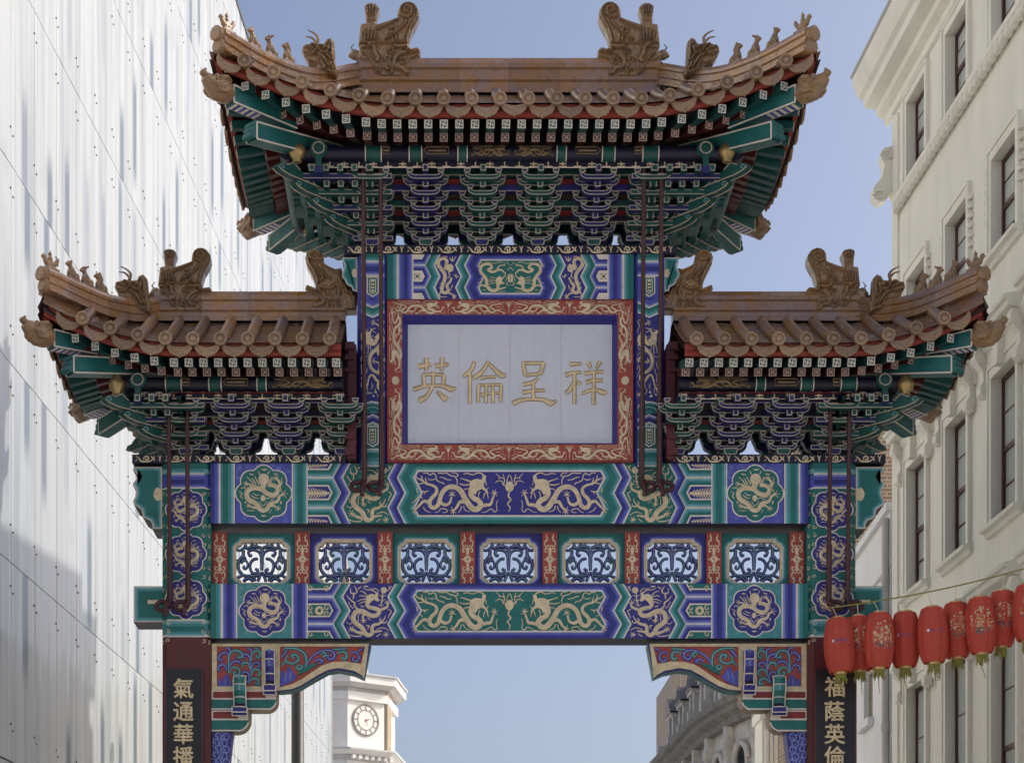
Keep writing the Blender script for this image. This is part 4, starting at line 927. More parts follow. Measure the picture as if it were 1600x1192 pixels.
def rafter_mesh(pat):
    r = MB(); h = .047; r.box(-h,h,0,1,-h,h, DT if pat else MAROON); y = -.0015
    gm = CREAM if pat else mat("faded_pink_gold", (.55,.43,.36), .55)
    r.rect(-h,h,-h,h,y, gm); r.rect(-h+.011,h-.011,-h+.011,h-.011,y-.001, DT if pat else MAROON); y -= .0022
    if pat:                                                     # fret
        w_ = .0085; k = .024
        for l in (((-k,0),(k,0)),((0,-k),(0,k)),((0,k),(k,k)),((k,0),(k,-k)),((0,-k),(-k,-k)),((-k,0),(-k,k))): r.rib(l, w_, y, gm, .1)
    else:
        for a in (45,135,225,315): r.rib([(0,0),(.036*math.cos(R(a)),.036*math.sin(R(a)))], [.016,.010], y, gm, .1)
        r.rib([(.008*math.cos(R(a)),.008*math.sin(R(a))) for a in range(0,361,60)], .010, y-.001, gm, .1)
    return r.mesh("rafter")
RF1, RF2 = rafter_mesh(True), rafter_mesh(False)
def place_rafter(par, name, me, end, inn):
    e, i = Vector(end), Vector(inn); d = i-e; L = d.length; d.normalize()
    x = d.cross(Vector((0,0,1))).normalized(); z = x.cross(d); M_ = Matrix((x,d,z)).transposed().to_4x4()
    o = put(name, me, par); o.matrix_local = Matrix.Translation(e) @ M_ @ Matrix.Diagonal((1,L,1,1)); return o
# carved figures
def seated(kind):
    b = MB(); m = TILER
    b.ball((.035,0,.045),(.05,.036,.05),m); b.tube([(.03,0,.05),(.0,0,.10),(-.015,0,.135)],[.042,.036,.026],m); b.ball((-.03,0,.158),(.036,.03,.034),m); b.ball((-.062,0,.150),(.022,.02,.018),m)
    for s in (-1,1):
        b.tube([(-.018,s*.022,.10),(-.03,s*.024,.05),(-.034,s*.024,.006)],[.017,.014,.014],m); b.ball((-.045,s*.024,.006),(.02,.014,.01),m)
        b.ball((.05,s*.034,.03),(.036,.018,.034),m)
        if kind == 0: b.tube([(-.018,s*.02,.178),(-.012,s*.026,.208)],[.013,.004],m)
        if kind == 1: b.tube([(-.02,s*.015,.185),(0,s*.04,.192),(.008,s*.05,.205)],[.014,.012,.006],m)
        if kind == 2:
            for a in range(4): b.ball((-.02+.012*a,s*.028,.185-.02*a),.015,m)
    b.tube([(.075,0,.02),(.098,0,.06),(.082,0,.095)],[.016,.014,.007],m)
    if kind == 1: b.box(-.05,.012,-.035,.035,.184,.194,m)
    b.box(-.075,.09,-.045,.045,-.03,.008,m)
    return fuse(b, "ridge_figure", .0075, m)
def rider():
    b = MB(); m = TILER
    b.ball((0,0,.05),(.075,.035,.042),m); b.tube([(-.05,0,.055),(-.07,0,.08),(-.082,0,.105)],[.032,.026,.022],m); b.ball((-.088,0,.115),(.03,.026,.026),m); b.ball((-.112,0,.106),.015,m)
    b.tube([(.06,0,.06),(.09,0,.11),(.098,0,.145)],[.024,.026,.012],m); b.ball((.095,0,.12),(.024,.02,.024),m); b.tube([(.0,0,.06),(-.005,0,.13)],[.032,.024],m); b.ball((-.006,0,.158),.022,m); b.tube([(-.004,0,.17),(.004,0,.205)],[.012,.004],m)
    for s in (-1,1): b.tube([(-.01,s*.02,.12),(-.035,s*.03,.095),(-.05,s*.01,.09)],[.012,.01,.01],m); b.tube([(-.03,s*.02,.03),(-.035,s*.02,-.01)],[.016,.014],m); b.tube([(.03,s*.02,.03),(.035,s*.02,-.01)],[.016,.014],m)
    b.box(-.08,.09,-.045,.045,-.03,.012,m)
    return fuse(b, "ridge_figure", .0075, m)
def taoshou():                                                  # dragon head capping the corner beam, facing -x
    b = MB(); m = TILER
    b.tube([(.06,0,-.01),(-.04,0,-.02),(-.15,0,.0),(-.23,0,.03),(-.29,0,.065)],[.125,.135,.115,.09,.06],m,12); b.ball((-.305,0,.10),(.045,.055,.04),m); b.tube([(-.02,0,-.10),(-.14,0,-.10),(-.24,0,-.05)],[.06,.065,.03],m)
    for s in (-1,1):
        b.ball((-.16,s*.075,.085),(.035,.03,.035),m); b.tube([(-.10,s*.07,.10),(-.02,s*.09,.12),(.05,s*.08,.10)],[.03,.03,.015],m); b.tube([(-.26,s*.06,.03),(-.18,s*.10,-.03),(-.08,s*.12,.0),(.0,s*.125,.06)],[.018,.022,.022,.012],m); b.tube([(-.16,s*.10,-.08),(-.05,s*.13,-.07),(.02,s*.12,-.0)],[.018,.024,.014],m)
        b.ball((-.30,s*.03,.135),.018,m)
        for k_ in range(5): b.tube([(-.22+.055*k_,s*.085,.02-.012*k_),(-.19+.055*k_,s*.135,-.03),(-.15+.055*k_,s*.12,-.085)],[.012,.016,.010],m,6)
        b.tube([(-.17+.035*math.cos(a_*.8)*(1-a_*.07),s*(.10+.008*a_),.035+.035*math.sin(a_*.8)*(1-a_*.07)) for a_ in range(9)],[.012]*9,m,6)
    for k_ in range(4): b.ball((-.20+.06*k_,0,.095+.01*k_),(.022,.05,.028),m)
    return fuse(b, "corner_dragon_head", .0085, m)
FIG = [seated(0), seated(1), seated(2)]; RID = rider(); TAO = taoshou()
WEN = [(210,830),(232,700),(215,660),(245,380),(315,375),(315,280),(295,140),(330,110),(400,100),(460,115),(495,160),(462,260),(455,375),(480,380),(600,340),(730,290),(738,200),(770,140),(830,100),(900,90),(970,120),(1018,190),(1025,270),(990,350),(930,450),(895,560),(882,640),(900,715),(1000,690),(1040,725),(1035,800),(905,850),(895,950),(902,1060),(850,1095),(640,1080),(500,1080),(420,1045),(390,960),(330,890)]
WENR = [([(895,240),(850,230),(820,200),(850,165),(905,170),(925,225),(895,290),(830,300),(770,260),(765,190),(810,135),(880,115),(955,140),(1000,210),(995,280),(950,370),(900,460),(870,560),(855,630)],26),([(640,460),(700,440),(720,490),(690,530),(740,480),(830,400),(850,350)],24),([(470,460),(600,400),(740,330)],26),([(590,610),(660,540),(710,540),(720,630)],22),([(640,520),(600,600)],20),([(300,500),(310,600)],20),([(350,470),(345,600)],20),([(400,460),(395,600)],20),([(445,500),(430,600)],20),([(470,560),(465,620)],16),
        ([(220,640),(500,645),(860,635)],22),([(360,670),(420,700),(440,790),(480,850),(460,890)],46),([(250,700),(370,690)],40),([(620,740),(660,725),(690,760),(655,785),(620,765)],20),([(700,690),(780,700),(860,690),(890,740),(800,780),(730,830),(690,900),(720,970),(800,990),(850,1050),(890,1030)],44),([(880,750),(960,740),(1030,740)],60),([(750,880),(810,850),(850,870),(840,920),(780,930)],24),([(560,860),(600,920),(580,980),(640,1010)],26),([(640,820),(620,900),(660,1000),(640,1060)],26),([(300,770),(380,860),(420,950),(480,1020)],24),([(510,900),(500,1060)],18),([(320,130),(350,260)],12),([(365,115),(380,260)],12),([(410,115),(410,260)],12),([(455,130),(440,260)],12),([(315,275),(455,275)],18),([(315,335),(455,335)],14)]
WIN = [(70,250),(90,180),(160,142),(250,140),(310,180),(335,260),(330,330),(400,370),(500,410),(590,402),(600,460),(590,500),(640,590),(720,650),(800,730),(800,1000),(170,1010),(160,950),(190,830),(130,740),(70,690),(90,640),(220,690),(215,620),(160,480),(90,350)]
WINR = [([(270,290),(200,290),(140,260),(150,200),(220,180),(280,220)],40),([(105,240),(120,330),(190,450),(240,560),(250,620)],26),([(330,345),(430,420),(560,480)],26),([(220,380),(260,480),(330,560),(280,600)],26),([(300,420),(360,520),(430,560)],24),([(200,650),(300,690),(430,710),(520,660),(560,740),(540,850),(470,860),(440,800)],34),([(90,665),(200,720),(260,730)],60),([(170,790),(260,790),(270,850),(180,880)],26),([(200,960),(300,930),(350,860),(330,780),(280,750)],50),([(370,860),(400,930),(370,990)],28),([(640,680),(680,760)],26),([(700,720),(740,800)],22),([(560,560),(600,640),(700,690)],30),([(430,900),(470,980)],22),([(550,900),(560,990)],20)]
def carved(par, name, outl, rel, T, Y, th, k, grid=.0075):
    """outline body with a deeply carved face on both sides (height field over the drawn ridges)"""
    import numpy as np
    m = MB(); P = [T(p) for p in outl]; m.relief(P, Y-th*.7, Y+th*.7, .016, TILER)
    Q = np.array(ccw(P)); x0, z0 = Q.min(0); x1, z1 = Q.max(0)
    gx = np.arange(x0, x1+grid, grid); gz = np.arange(z0, z1+grid, grid); XX, ZZ_ = np.meshgrid(gx, gz); pts = np.stack([XX.ravel(), ZZ_.ravel()], 1)
    def seg_d(A, B):
        d = B-A; l2 = (d*d).sum()+1e-12; t = np.clip(((pts-A)@d)/l2, 0, 1); return np.hypot(*(pts-(A+t[:,None]*d)).T)
    n = len(Q); ins = np.zeros(len(pts), bool); de = np.full(len(pts), 9.)
    for i in range(n):
        A, B = Q[i], Q[(i+1)%n]; de = np.minimum(de, seg_d(A, B))
        c = ((A[1] > pts[:,1]) != (B[1] > pts[:,1])); xi = A[0]+(pts[:,1]-A[1])/(B[1]-A[1]+1e-12)*(B[0]-A[0]); ins ^= c & (pts[:,0] < xi)
    e = np.clip(de/.035, 0, 1); H = .045*np.sqrt(1-(1-e)**2)
    H += .006*np.sin(pts[:,0]*95+np.sin(pts[:,1]*60)*1.5)*np.sin(pts[:,1]*88)*e
    for l, w_ in rel:
        q = [T(p) for p in l]; q = np.array(cr(q,4) if len(q) > 2 else q); d = np.full(len(pts), 9.)
        for i in range(len(q)-1): d = np.minimum(d, seg_d(q[i], q[i+1]))
        w2 = w_*k*.62; H += .038*np.sqrt(np.clip(1-(d/w2)**2, 0, 1))*(.4+.6*e); H -= .022*np.exp(-((d-w2*1.25)/(w2*.35+.004))**2)*e
    H = np.clip(H, .0, .15); ok = (ins & (de > .008)).reshape(XX.shape); nx = len(gx); idx = -np.ones(len(pts), int)
    for sd in (-1, 1):
        sel = np.nonzero(ok.ravel())[0]; idx[:] = -1; idx[sel] = np.arange(len(sel))
        vs = [(pts[i,0], Y+sd*(th*.7+.002+H[i]), pts[i,1]) for i in sel]
        q = ok[:-1,:-1] & ok[1:,:-1] & ok[:-1,1:] & ok[1:,1:]; r_, c_ = np.nonzero(q); a_ = r_*nx+c_
        fs = [(int(idx[i]), int(idx[i+1]), int(idx[i+nx+1]), int(idx[i+nx])) for i in a_]
        m.add(vs, fs, TILER, True)
    return m.obj(name, par)
BEAST = [(1350,745),(1500,775),(1520,720),(1492,640),(1480,420),(1440,375),(1390,398),(1370,440),(1310,442),(1240,430),(1190,450),(1140,462),(1130,520),(1150,545),(1190,560),(1160,585),(1200,640),(1290,660),(1330,700)]
BEASTR = [([(1400,440),(1370,500),(1430,490),(1400,560),(1440,620)],24),([(1330,470),(1290,500),(1330,540),(1390,560)],26),([(1240,450),(1290,480),(1320,520)],26),([(1300,560),(1360,600),(1400,670),(1440,700)],28),([(1450,420),(1455,520),(1460,620)],20),([(1170,480),(1230,500),(1280,520),(1260,560),(1190,570)],22),([(1340,640),(1380,700),(1360,740)],22),([(1430,650),(1470,720)],22)]
RIDGE = [(-.15,0),(-.15,.045),(-.115,.065),(-.115,.13),(-.14,.15),(-.14,.185),(-.11,.20),(-.11,.275),(-.135,.295),(-.135,.345),(-.09,.42),(.09,.42),(.135,.345),(.135,.295),(.11,.275),(.11,.20),(.14,.185),(.14,.15),(.115,.13),(.115,.065),(.15,.045),(.15,0)]
def sweep(mb, path, prof, k, m, kz=None):
    """profile (across, up) swept along a 3D path"""
    n = len(path); vs = []; q = len(prof); kz = kz or k
    for i in range(n):
        a = Vector(path[max(0,i-1)]); b = Vector(path[min(n-1,i+1)]); t = (b-a); t.z = 0; t.normalize(); s = Vector((t.y,-t.x,0))
        for (u, v) in prof: vs.append(Vector(path[i])+s*u*k+Vector((0,0,v*kz)))
    fs = [(i*q+j, i*q+(j+1)%q, (i+1)*q+(j+1)%q, (i+1)*q+j) for i in range(n-1) for j in range(q)]
    fs += [tuple(range(q)), tuple((n-1)*q+q-1-j for j in range(q))]
    mb.add(vs, fs, m)
def build_roof(P, signs, rn):
    node = gnode(rn)
    yc = P['yc']
    for sx in signs:
        def X(p): return (p[0]*sx, p[1], p[2])
        us = [P['u0']+(P['tip'][0]-P['u0'])*i/28 for i in range(29)]
        ys = [yc+(P['tip'][1]-yc)*i/14 for i in range(15)]
        deck = MB()
        def grid(rows, m, dz=0):
            n = len(rows[0]); vs = [(p[0],p[1],p[2]+dz) for r_ in rows for p in r_]
            deck.add(vs, [(i*n+j, i*n+j+1, (i+1)*n+j+1, (i+1)*n+j) for i in range(len(rows)-1) for j in range(n-1)], m, True)
        for back in (0,1):
            B = (lambda p: (p[0]*sx, 2*yc-p[1], p[2])) if back else X
            rf = [[B(p) for p in prof_front(P,u)] for u in us]; rs = [[B(p) for p in prof_side(P,y)] for y in ys]
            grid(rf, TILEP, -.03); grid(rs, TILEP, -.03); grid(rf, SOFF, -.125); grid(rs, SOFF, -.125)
            # red eave board closing the edge
            for rows in (rf, rs):
                e = [r_[0] for r_ in rows]; n = len(e)
                def inn(p, rows=rows):
                    return (p[0], p[1]+(.06 if not back else -.06), p[2]) if rows is rf else (p[0]-.06*sx, p[1], p[2])
                vs = [(inn(p)[0],inn(p)[1],p[2]-.02) for p in e]+[(inn(p)[0],inn(p)[1],p[2]-.158) for p in e]+[(inn(inn(p))[0],inn(inn(p))[1],p[2]-.158) for p in e]
                deck.add(vs, [(i,i+1,n+i+1,n+i) for i in range(n-1)]+[(n+i,n+i+1,2*n+i+1,2*n+i) for i in range(n-1)], RED)
        deck.obj("roof_deck", node)
        # tile rows, front, end side and back
        def row(path, fx):
            r_ = MB(); n = len(path)
            pts = []; rr = []
            for i in range(n-1):
                a, b = Vector(path[i]), Vector(path[i+1])
                for f, rad in ((0.,.074),(.97,.064)): pts.append(a.lerp(b,f)); rr.append(rad)
            r_.tube([p+Vector((0,0,-.004)) for p in pts], rr, TILEP, 10, False); return r_.obj("tile_row", node)
        for u in P['tiles']:
            pf = prof_front(P,u,8)
            row([X(p) for p in pf], 0); gb = [(p[0]*sx,2*yc-p[1],p[2]) for p in pf]; row(gb, 0)
            put("tile_end", TE, node, X((pf[0][0],pf[0][1]-.035,pf[0][2]+.004))); put("tile_end", TE, node, gb[0], (0,0,math.pi))
            u2 = u+.163; ye, ze = eave(P,u2); e2 = eave(P,u2+.05); e1 = eave(P,u2-.05); roll = math.atan2(e2[1]-e1[1], .1)*sx
            yaw = math.atan2(e2[0]-e1[0], .1)*sx
            put("drip_tile", DR, node, (u2*sx, ye+.012, ze-.028), (0,-roll,yaw)); put("drip_tile", DR, node, (u2*sx, 2*yc-ye+.01, ze-.018), (0,roll,math.pi-yaw))
        if P['u0'] == 0 and sx == 1:
            ye, ze = eave(P,0); put("drip_tile", DR, node, (0,ye-.01,ze-.018)); put("drip_tile", DR, node, (0,2*yc-ye+.01,ze-.018), (0,0,math.pi))
        nside = int((yc-P['tip'][1]-.25)/.326)
        for k in range(-nside, nside+1):
            y = yc+k*.326; ps = prof_side(P,y,6); row([X(p) for p in ps], 0); put("tile_end", TE, node, X((ps[0][0]+.005,y,ps[0][2])), (0,0,R(90)*sx))
            for q in ((.163,) if k < nside else ()):
                ue, ze = seave(P,y+q); ea, eb = seave(P,y+q-.05), seave(P,y+q+.05); put("drip_tile", DR, node, ((ue+.01)*sx,y+q,ze-.018), (0,-math.atan2(eb[1]-ea[1],.1),R(90)*sx))
        # rafters
        def rafters(spac, end, run, zoff, slope, me, fan, name, stop):
            u = P['u0']+(.092 if P['u0'] == 0 else .06); lst = []
            while u < stop: lst.append(u); u += spac[0] if u < P['uc']-.1 else spac[1]
            for u in lst:
                ye, ze = eave(P,u); ui = u if u < P['uc'] else P['uc']+(u-P['uc'])*fan
                place_rafter(node, name, me, X((u, ye+end, ze+zoff)), X((ui, ye+end+run, ze+zoff+slope*run-(ze-P['zE'])*.45)))
            d = .09
            yl = []
            q = .09
            while q < yc-P['tip'][1]-.28: yl.append(q); q += spac[0] if q < .3 else spac[1]
            for d in yl:
                for s in (1,-1):
                    y = yc+s*d; ue, ze = seave(P,y); yi = y if d < .3 else yc+s*(.3+(d-.3)*fan)
                    place_rafter(node, name, me, X((ue-end, y, ze+zoff)), X((ue-end-run, yi, ze+zoff+slope*run-(ze-P['zE'])*.45)))
        rafters((.184 if P['u0'] == 0 else .177,.235), .10, .60, -.232, .30, RF1, .80, "flying_rafter", P['tip'][0]-.28)
        rafters((.184 if P['u0'] == 0 else .177,.20), .45, .70, -.222, .34, RF2, .55, "eave_rafter", P['beamlow'][0]-.12)
        # painted purlin and the lettered strip below it
        pu = MB(); py_, pz, pr_ = P['ptop']; ua, ub_ = P['u0'], P['uc']+.75
        seg = [(TEAL,.10),(BLUE,.06),(GOLDD,.30),(TEAL,.06),(BLUE2,.05)]; 
        pu.tube([X((ua,py_,pz)), X((ub_,py_,pz))], pr_, NAVY, 14)
        x = ua+.55 if P['u0'] == 0 else ua+.95
        for m_, l in ((TEAL,.10),(NAVY,.08),(GOLDD,.34),(TEAL,.14),(NAVY,.22),(GOLDD,.1),(TEAL,.18)):
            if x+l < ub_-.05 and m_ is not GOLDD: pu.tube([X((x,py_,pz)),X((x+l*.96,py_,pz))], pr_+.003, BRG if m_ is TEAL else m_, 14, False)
            if x+l < ub_-.05 and m_ is GOLDD:                   # gilt cartouche
                q_ = [((x+l*a_)*sx, pz+b_) for a_, b_ in ((.06,.04),(.82,.04),(.94,0),(.82,-.04),(.06,-.04),(.06,.04))]; pu.rib(q_, .012, py_-pr_-.006, GOLDD, .3); pu.rib([((x+l*.15)*sx,pz),((x+l*.8)*sx,pz)], [.03,.02], py_-pr_-.005, GOLDD, .3)
            if x+l < ub_-.05 and m_ is TEAL: pu.tube([X((x-.012,py_,pz)),X((x,py_,pz))], pr_+.005, CREAM, 14, False); pu.tube([X((x+l,py_,pz)),X((x+l+.012,py_,pz))], pr_+.005, CREAM, 14, False)
            x += l+.01
        pu.obj("purlin", node)
        if not back: pass
        g = MB(); q = P['u0']+.02
        draw(g, RUN, min(q*sx,(q+.48)*sx) if P['u0'] == 0 else min((q+.1)*sx,(q+.85)*sx), max(q*sx,(q+.48)*sx) if P['u0'] == 0 else max((q+.1)*sx,(q+.85)*sx), pz-.07, pz+.06, py_-pr_-.004, GOLDD, flip=(sx > 0), wk=1.2); g.obj("gilded_dragon", node)
        stp = MB(); zb = P['zb']; a_, b_ = sorted((X((ua,0,0))[0], X((P['uc']+.55,0,0))[0])); stp.box(a_, b_, py_+.01, py_+.06, zb, zb+.09, NAVY); so_ = stp.obj("lettered_strip", node)
        g = MB(); n = int((b_-a_)/.172); yv = py_+.008
        for k in range(n):
            cx_ = a_+(k+.5)*(b_-a_)/n; ks = (0,.5,1) if k%2 else (0,1)
            g.rib([(cx_,zb+.012),(cx_,zb+.078)], .014, yv, GOLD, .2)
            for f in ks: g.rib([(cx_-.05+.012*f,zb+.012+.066*f),(cx_+.05-.012*f,zb+.012+.066*f)], .015, yv-.001, GOLD, .2)
        g.rib([(a_,zb+.001),(b_,zb+.001)], .012, yv, CREAM, .2)
        g.obj("gilded_signs", node, kind="stuff")
        pb = MB(); pb.tube([X((ua,2*yc-py_,pz)), X((ub_,2*yc-py_,pz))], pr_, NAVY, 12); pb.obj("purlin", node)
        # end purlin on the outer side
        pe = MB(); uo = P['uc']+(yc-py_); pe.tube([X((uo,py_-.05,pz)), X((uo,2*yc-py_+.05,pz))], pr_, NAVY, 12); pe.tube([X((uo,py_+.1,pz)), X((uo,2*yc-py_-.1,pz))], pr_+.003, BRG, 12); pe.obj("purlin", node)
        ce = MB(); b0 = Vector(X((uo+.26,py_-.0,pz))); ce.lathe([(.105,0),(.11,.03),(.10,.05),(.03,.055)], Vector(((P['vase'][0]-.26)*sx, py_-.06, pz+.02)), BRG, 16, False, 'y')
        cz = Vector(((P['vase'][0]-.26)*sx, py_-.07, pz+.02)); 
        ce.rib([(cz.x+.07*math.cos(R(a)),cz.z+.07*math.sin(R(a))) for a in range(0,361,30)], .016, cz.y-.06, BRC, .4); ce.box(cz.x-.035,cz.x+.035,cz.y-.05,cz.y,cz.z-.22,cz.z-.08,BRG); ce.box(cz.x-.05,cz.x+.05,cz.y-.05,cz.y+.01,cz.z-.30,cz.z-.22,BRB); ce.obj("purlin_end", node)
        # corner beams, vases, dragon heads (front and back corners)
        for back in (0,1):
            def Bk(p): return Vector((p[0]*sx, (2*yc-p[1]) if back else p[1], p[2]))
            ins = (P['uc']+.1, .15, P['beamlow'][2]+.42)
            def beam(a, b, w_, h0, h1, m, name, band=None):
                a, b = Bk(a), Bk(b); d = (b-a); dh = Vector((d.x,d.y,0)).normalized(); s = Vector((dh.y,-dh.x,0))*w_; k = MB()
                vs = [a+s-Vector((0,0,h0)), a-s-Vector((0,0,h0)), b-s-Vector((0,0,h1)), b+s-Vector((0,0,h1)), a+s, a-s, b-s, b+s]
                k.add(vs, [(0,1,2,3),(7,6,5,4),(0,3,7,4),(1,5,6,2),(3,2,6,7),(0,4,5,1)], m)
                for q in (s, -s):
                    for zo in (.012, .0):
                        e0, e1 = a+q*1.02-Vector((0,0,h0-.01 if zo else .01)), b+q*1.02-Vector((0,0,h1-.01 if zo else .01)); k.tube([e0,e1], .011, CREAM, 5)
                    k.tube([b+q*1.02-Vector((0,0,h1-.01)), b+q*1.02-Vector((0,0,.01))], .011, CREAM, 5)
                if band:
                    for i in range(5):
                        f = .52+.09*i; c = a.lerp(b, f)-Vector((0,0,h0+(h1-h0)*f+.003)); c2 = a.lerp(b, f+.045)-Vector((0,0,h0+(h1-h0)*(f+.045)+.003)); k.add([c-s*.9,c+s*.9,c2+s*.9,c2-s*.9], [(0,1,2,3)], BLUE2 if i%2 else BLUE); 
                        c3 = a.lerp(b, f+.09)-Vector((0,0,h0+(h1-h0)*(f+.09)+.003)); k.add([c2-s*.9,c2+s*.9,c3+s*.9,c3-s*.9], [(0,1,2,3)], CREAM)
                return k.obj(name, node)
            lo = P['beamlow']; beam(ins, (lo[0],lo[1],lo[2]+.12), .085, .20, .22, CBT, "corner_beam")
            k = MB(); dv = Bk((1,-1,0))-Bk((0,0,0)); dv.normalize(); e = Bk((lo[0],lo[1],lo[2]+.02))
            sd_ = Vector((dv.y,-dv.x,0))
            for i in range(3): k.tube([e+dv*(.0+.02*i)-sd_*.088+Vector((0,0,.07-.07*i)), e+dv*(.0+.02*i)+sd_*.088+Vector((0,0,.07-.07*i))], .042, CBT, 8)
            k.obj("beam_scroll", node)
            hd = P['head']; st = (lo[0]-.45, lo[1]+.45, lo[2]+.40)
            beam(st, (hd[0]-.06,hd[1]+.06,hd[2]+.10), .08, .16, .22, CBT, "corner_beam", True)
            ang = math.atan2(dv.y, dv.x)-math.pi
            o = put("corner_dragon_head", TAO, node, Bk(hd)+Vector((0,0,.02)), (0,0,ang))
            v = MB(); vc = Bk(P['vase']); v.lathe([(.045,-.05),(.06,-.035),(.05,-.015),(.09,.03),(.104,.075),(.098,.12),(.07,.155),(.05,.17),(.055,.19)], vc, BRASS, 18); v.obj("gilded_vase", node)
        # ridges
        ends = P['ur'] if P['u0'] == 0 else P['ur']+.06
        L = ends-P['u0']; n = max(2, round(L/.63))
        k = MB(); sweep(k, [X((P['u0'],yc,P['zr']-.02)), X((ends-.01,yc,P['zr']-.02))], RIDGE, .94, TILEP, (P['rh']+.02)/.42*.985); k.obj("ridge_core", node)
        for i in range(n):
            k = MB(); a, b = P['u0']+L*i/n+.003, P['u0']+L*(i+1)/n-.003; path = [X((a,yc,P['zr']-.02)), X((b,yc,P['zr']-.02))]
            sweep(k, path, RIDGE, 1, TILE, (P['rh']+.02)/.42); k.obj("ridge_tile", node)
        for back in (0,1):
            n = 6
            for i in range(n):
                k = MB(); path = []
                for j in range(5):
                    t = -.02+(i+j/4)/n*1.02; u, y, z = hipp(P, t); zz = smooth_hip(P,t)-.28
                    path.append(((u)*sx, (2*yc-y) if back else y, zz))
                a, b = Vector(path[0]), Vector(path[-1]); path[0] = a.lerp(Vector(path[1]), .02); path[-1] = b.lerp(Vector(path[-2]), .02)
                sweep(k, path, RIDGE, .78, TILE, .68); k.obj("hip_ridge_tile", node)
            tp = hipp(P,1.0); c = Vector((tp[0]*sx, (2*yc-tp[1]) if back else tp[1], smooth_hip(P,1)-.07)); dv = Vector((sx*(P['tip'][0]-P['ur']), (P['tip'][1]-yc)*(-1 if back else 1), 0)).normalized()
            k = MB(); k.tube([c-dv*.1, c+dv*.07, c+dv*.075], [.085,.088,.07], TILER, 14); k.tube([c-dv*.1+Vector((0,0,-.13)), c+dv*.03+Vector((0,0,-.13)), c+dv*.05+Vector((0,0,-.13))], [.09,.095,.06], TILER, 12); k.obj("hip_end_tile", node)
            # figures in single file
            fig = [(RID,.95),(FIG[0],.775),(FIG[1],.655),(FIG[2],.535)]
            for me, t in fig:
                tp = hipp(P,t); z = smooth_hip(P,t)+.01; dz = (smooth_hip(P,t+.05)-smooth_hip(P,t-.05))/(.1*math.hypot(P['tip'][0]-P['ur'],P['tip'][1]-yc))
                o = put("ridge_figure", me, node, (tp[0]*sx, (2*yc-tp[1]) if back else tp[1], z+.02), (0, 0, math.atan2(dv.y,dv.x)-math.pi)); o.scale = (1.12,1.12,1.12)
        # great dragon finials, horned heads
        sxm = -sx                                               # outlines are traced on the left side
        s0 = sc_(.3)
        if P['u0'] == 0: TM = lambda p: (535+p[0]/8.514, p[1]/8.514)
        else: TM = lambda p: (232+(535+p[0]/8.514-541)*.86, 393+(p[1]/8.514-11)*.86)
        def TW(p):
            q = TM(p); return ((CX+(q[0]-PX)/s0)*(1 if sx < 0 else -1), CZ+(PY-q[1])/s0)
        kk = (1 if P['u0'] == 0 else .86)/8.514/s0
        carved(node, "ridge_dragon", WEN, WENR, TW, .3, .12, kk)
        fm = MB()                                               # little horned head behind the finial
        fc = TW((165,735)); nk = TW((260,770)); fm.tube([(nk[0],.3,nk[1]),(fc[0],.3,fc[1])],[.07,.055],TILER); fm.ball((fc[0],.3,fc[1]),(.072,.055,.065),TILER); fm.tube([(fc[0]+sx*.0,.3,fc[1]+.03),(fc[0]+sx*.05,.3,fc[1]+.09),(fc[0]+sx*.01,.3,fc[1]+.14)],[.012,.010,.005],TILER); fm.ball((fc[0]+sx*.05,.3,fc[1]-.01),(.035,.035,.03),TILER); fm.obj("ridge_dragon_back_head", node)
        if P['u0'] > 0:
            carved(node, "ridge_dragon", WIN, WINR, lambda p: ((CX+(470+p[0]/9.17-PX)/s0)*(1 if sx < 0 else -1), CZ+(PY-380-p[1]/9.17)/s0), .3, .12, 1/9.17/s0)
        Yb = -.28 if P['u0'] == 0 else .0; sb = sc_(Yb); off = (0,0) if P['u0'] == 0 else (-292,368)
        def TB(p): return ((CX+(310+p[0]/6.957+off[0]-PX)/sb)*(1 if sx < 0 else -1), CZ+(PY-10-off[1]-p[1]/6.957)/sb)
        for back in (0,1):
            Yq = Yb if not back else 2*yc-Yb
            o = carved(node, "horned_beast_head", BEAST, BEASTR, TB, Yq, .085, 1/6.957/sb)
            for l, dy in (([(1290,430),(1302,370),(1260,320),(1190,285)],-.05), ([(1265,430),(1272,370),(1222,320),(1160,310)],.05)):
                h = MB(); q = cr([TB(p) for p in l],5); h.tube([(p[0],Yq+dy,p[1]) for p in q], lerpw([.022,.018,.012,.006],len(q)), TILER, 7); h.obj("beast_horn", node)
    return node
build_roof(MAIN, (-1,1), "main_roof")
build_roof(SIDE, (-1,), "side_roof"); build_roof(SIDE, (1,), "side_roof")
# ================================================================== street setting
STUC = mat("cream_stucco", (.86,.835,.74), .75, .055, scale=1.6, bump=.15, bscale=14, stretch=(1,1,.22), dirt=.10)
STUCW = mat("white_render", (.82,.83,.82), .75, .05, scale=1.0, bump=.1, bscale=10)
SASH = mat("maroon_sash_paint", (.075,.016,.018), .4, .1)
STONE = mat("weathered_stone", (.74,.69,.61), .85, .18, scale=2.2, bump=.3, bscale=12, col2=(.46,.42,.38))
STONED = mat("sooty_stone", (.30,.27,.235), .9, .2, scale=3, bump=.2)
SLATE = mat("roof_slate", (.075,.08,.095), .6, .2, scale=5, bump=.2)
TAN = mat("tan_stone", (.50,.40,.29), .8, .08, scale=2)
WHITE = mat("white_painted_stone", (.80,.78,.74), .65, .05, scale=.8)
GREYW = mat("pale_grey_stone", (.58,.57,.55), .7, .08, scale=1.2)
DARKM = mat("dark_grey_steel", (.055,.053,.05), .5, .12, scale=2, stretch=(1,1,.2))
JOINT = mat("dark_joint", (.27,.28,.26), .7, .1)
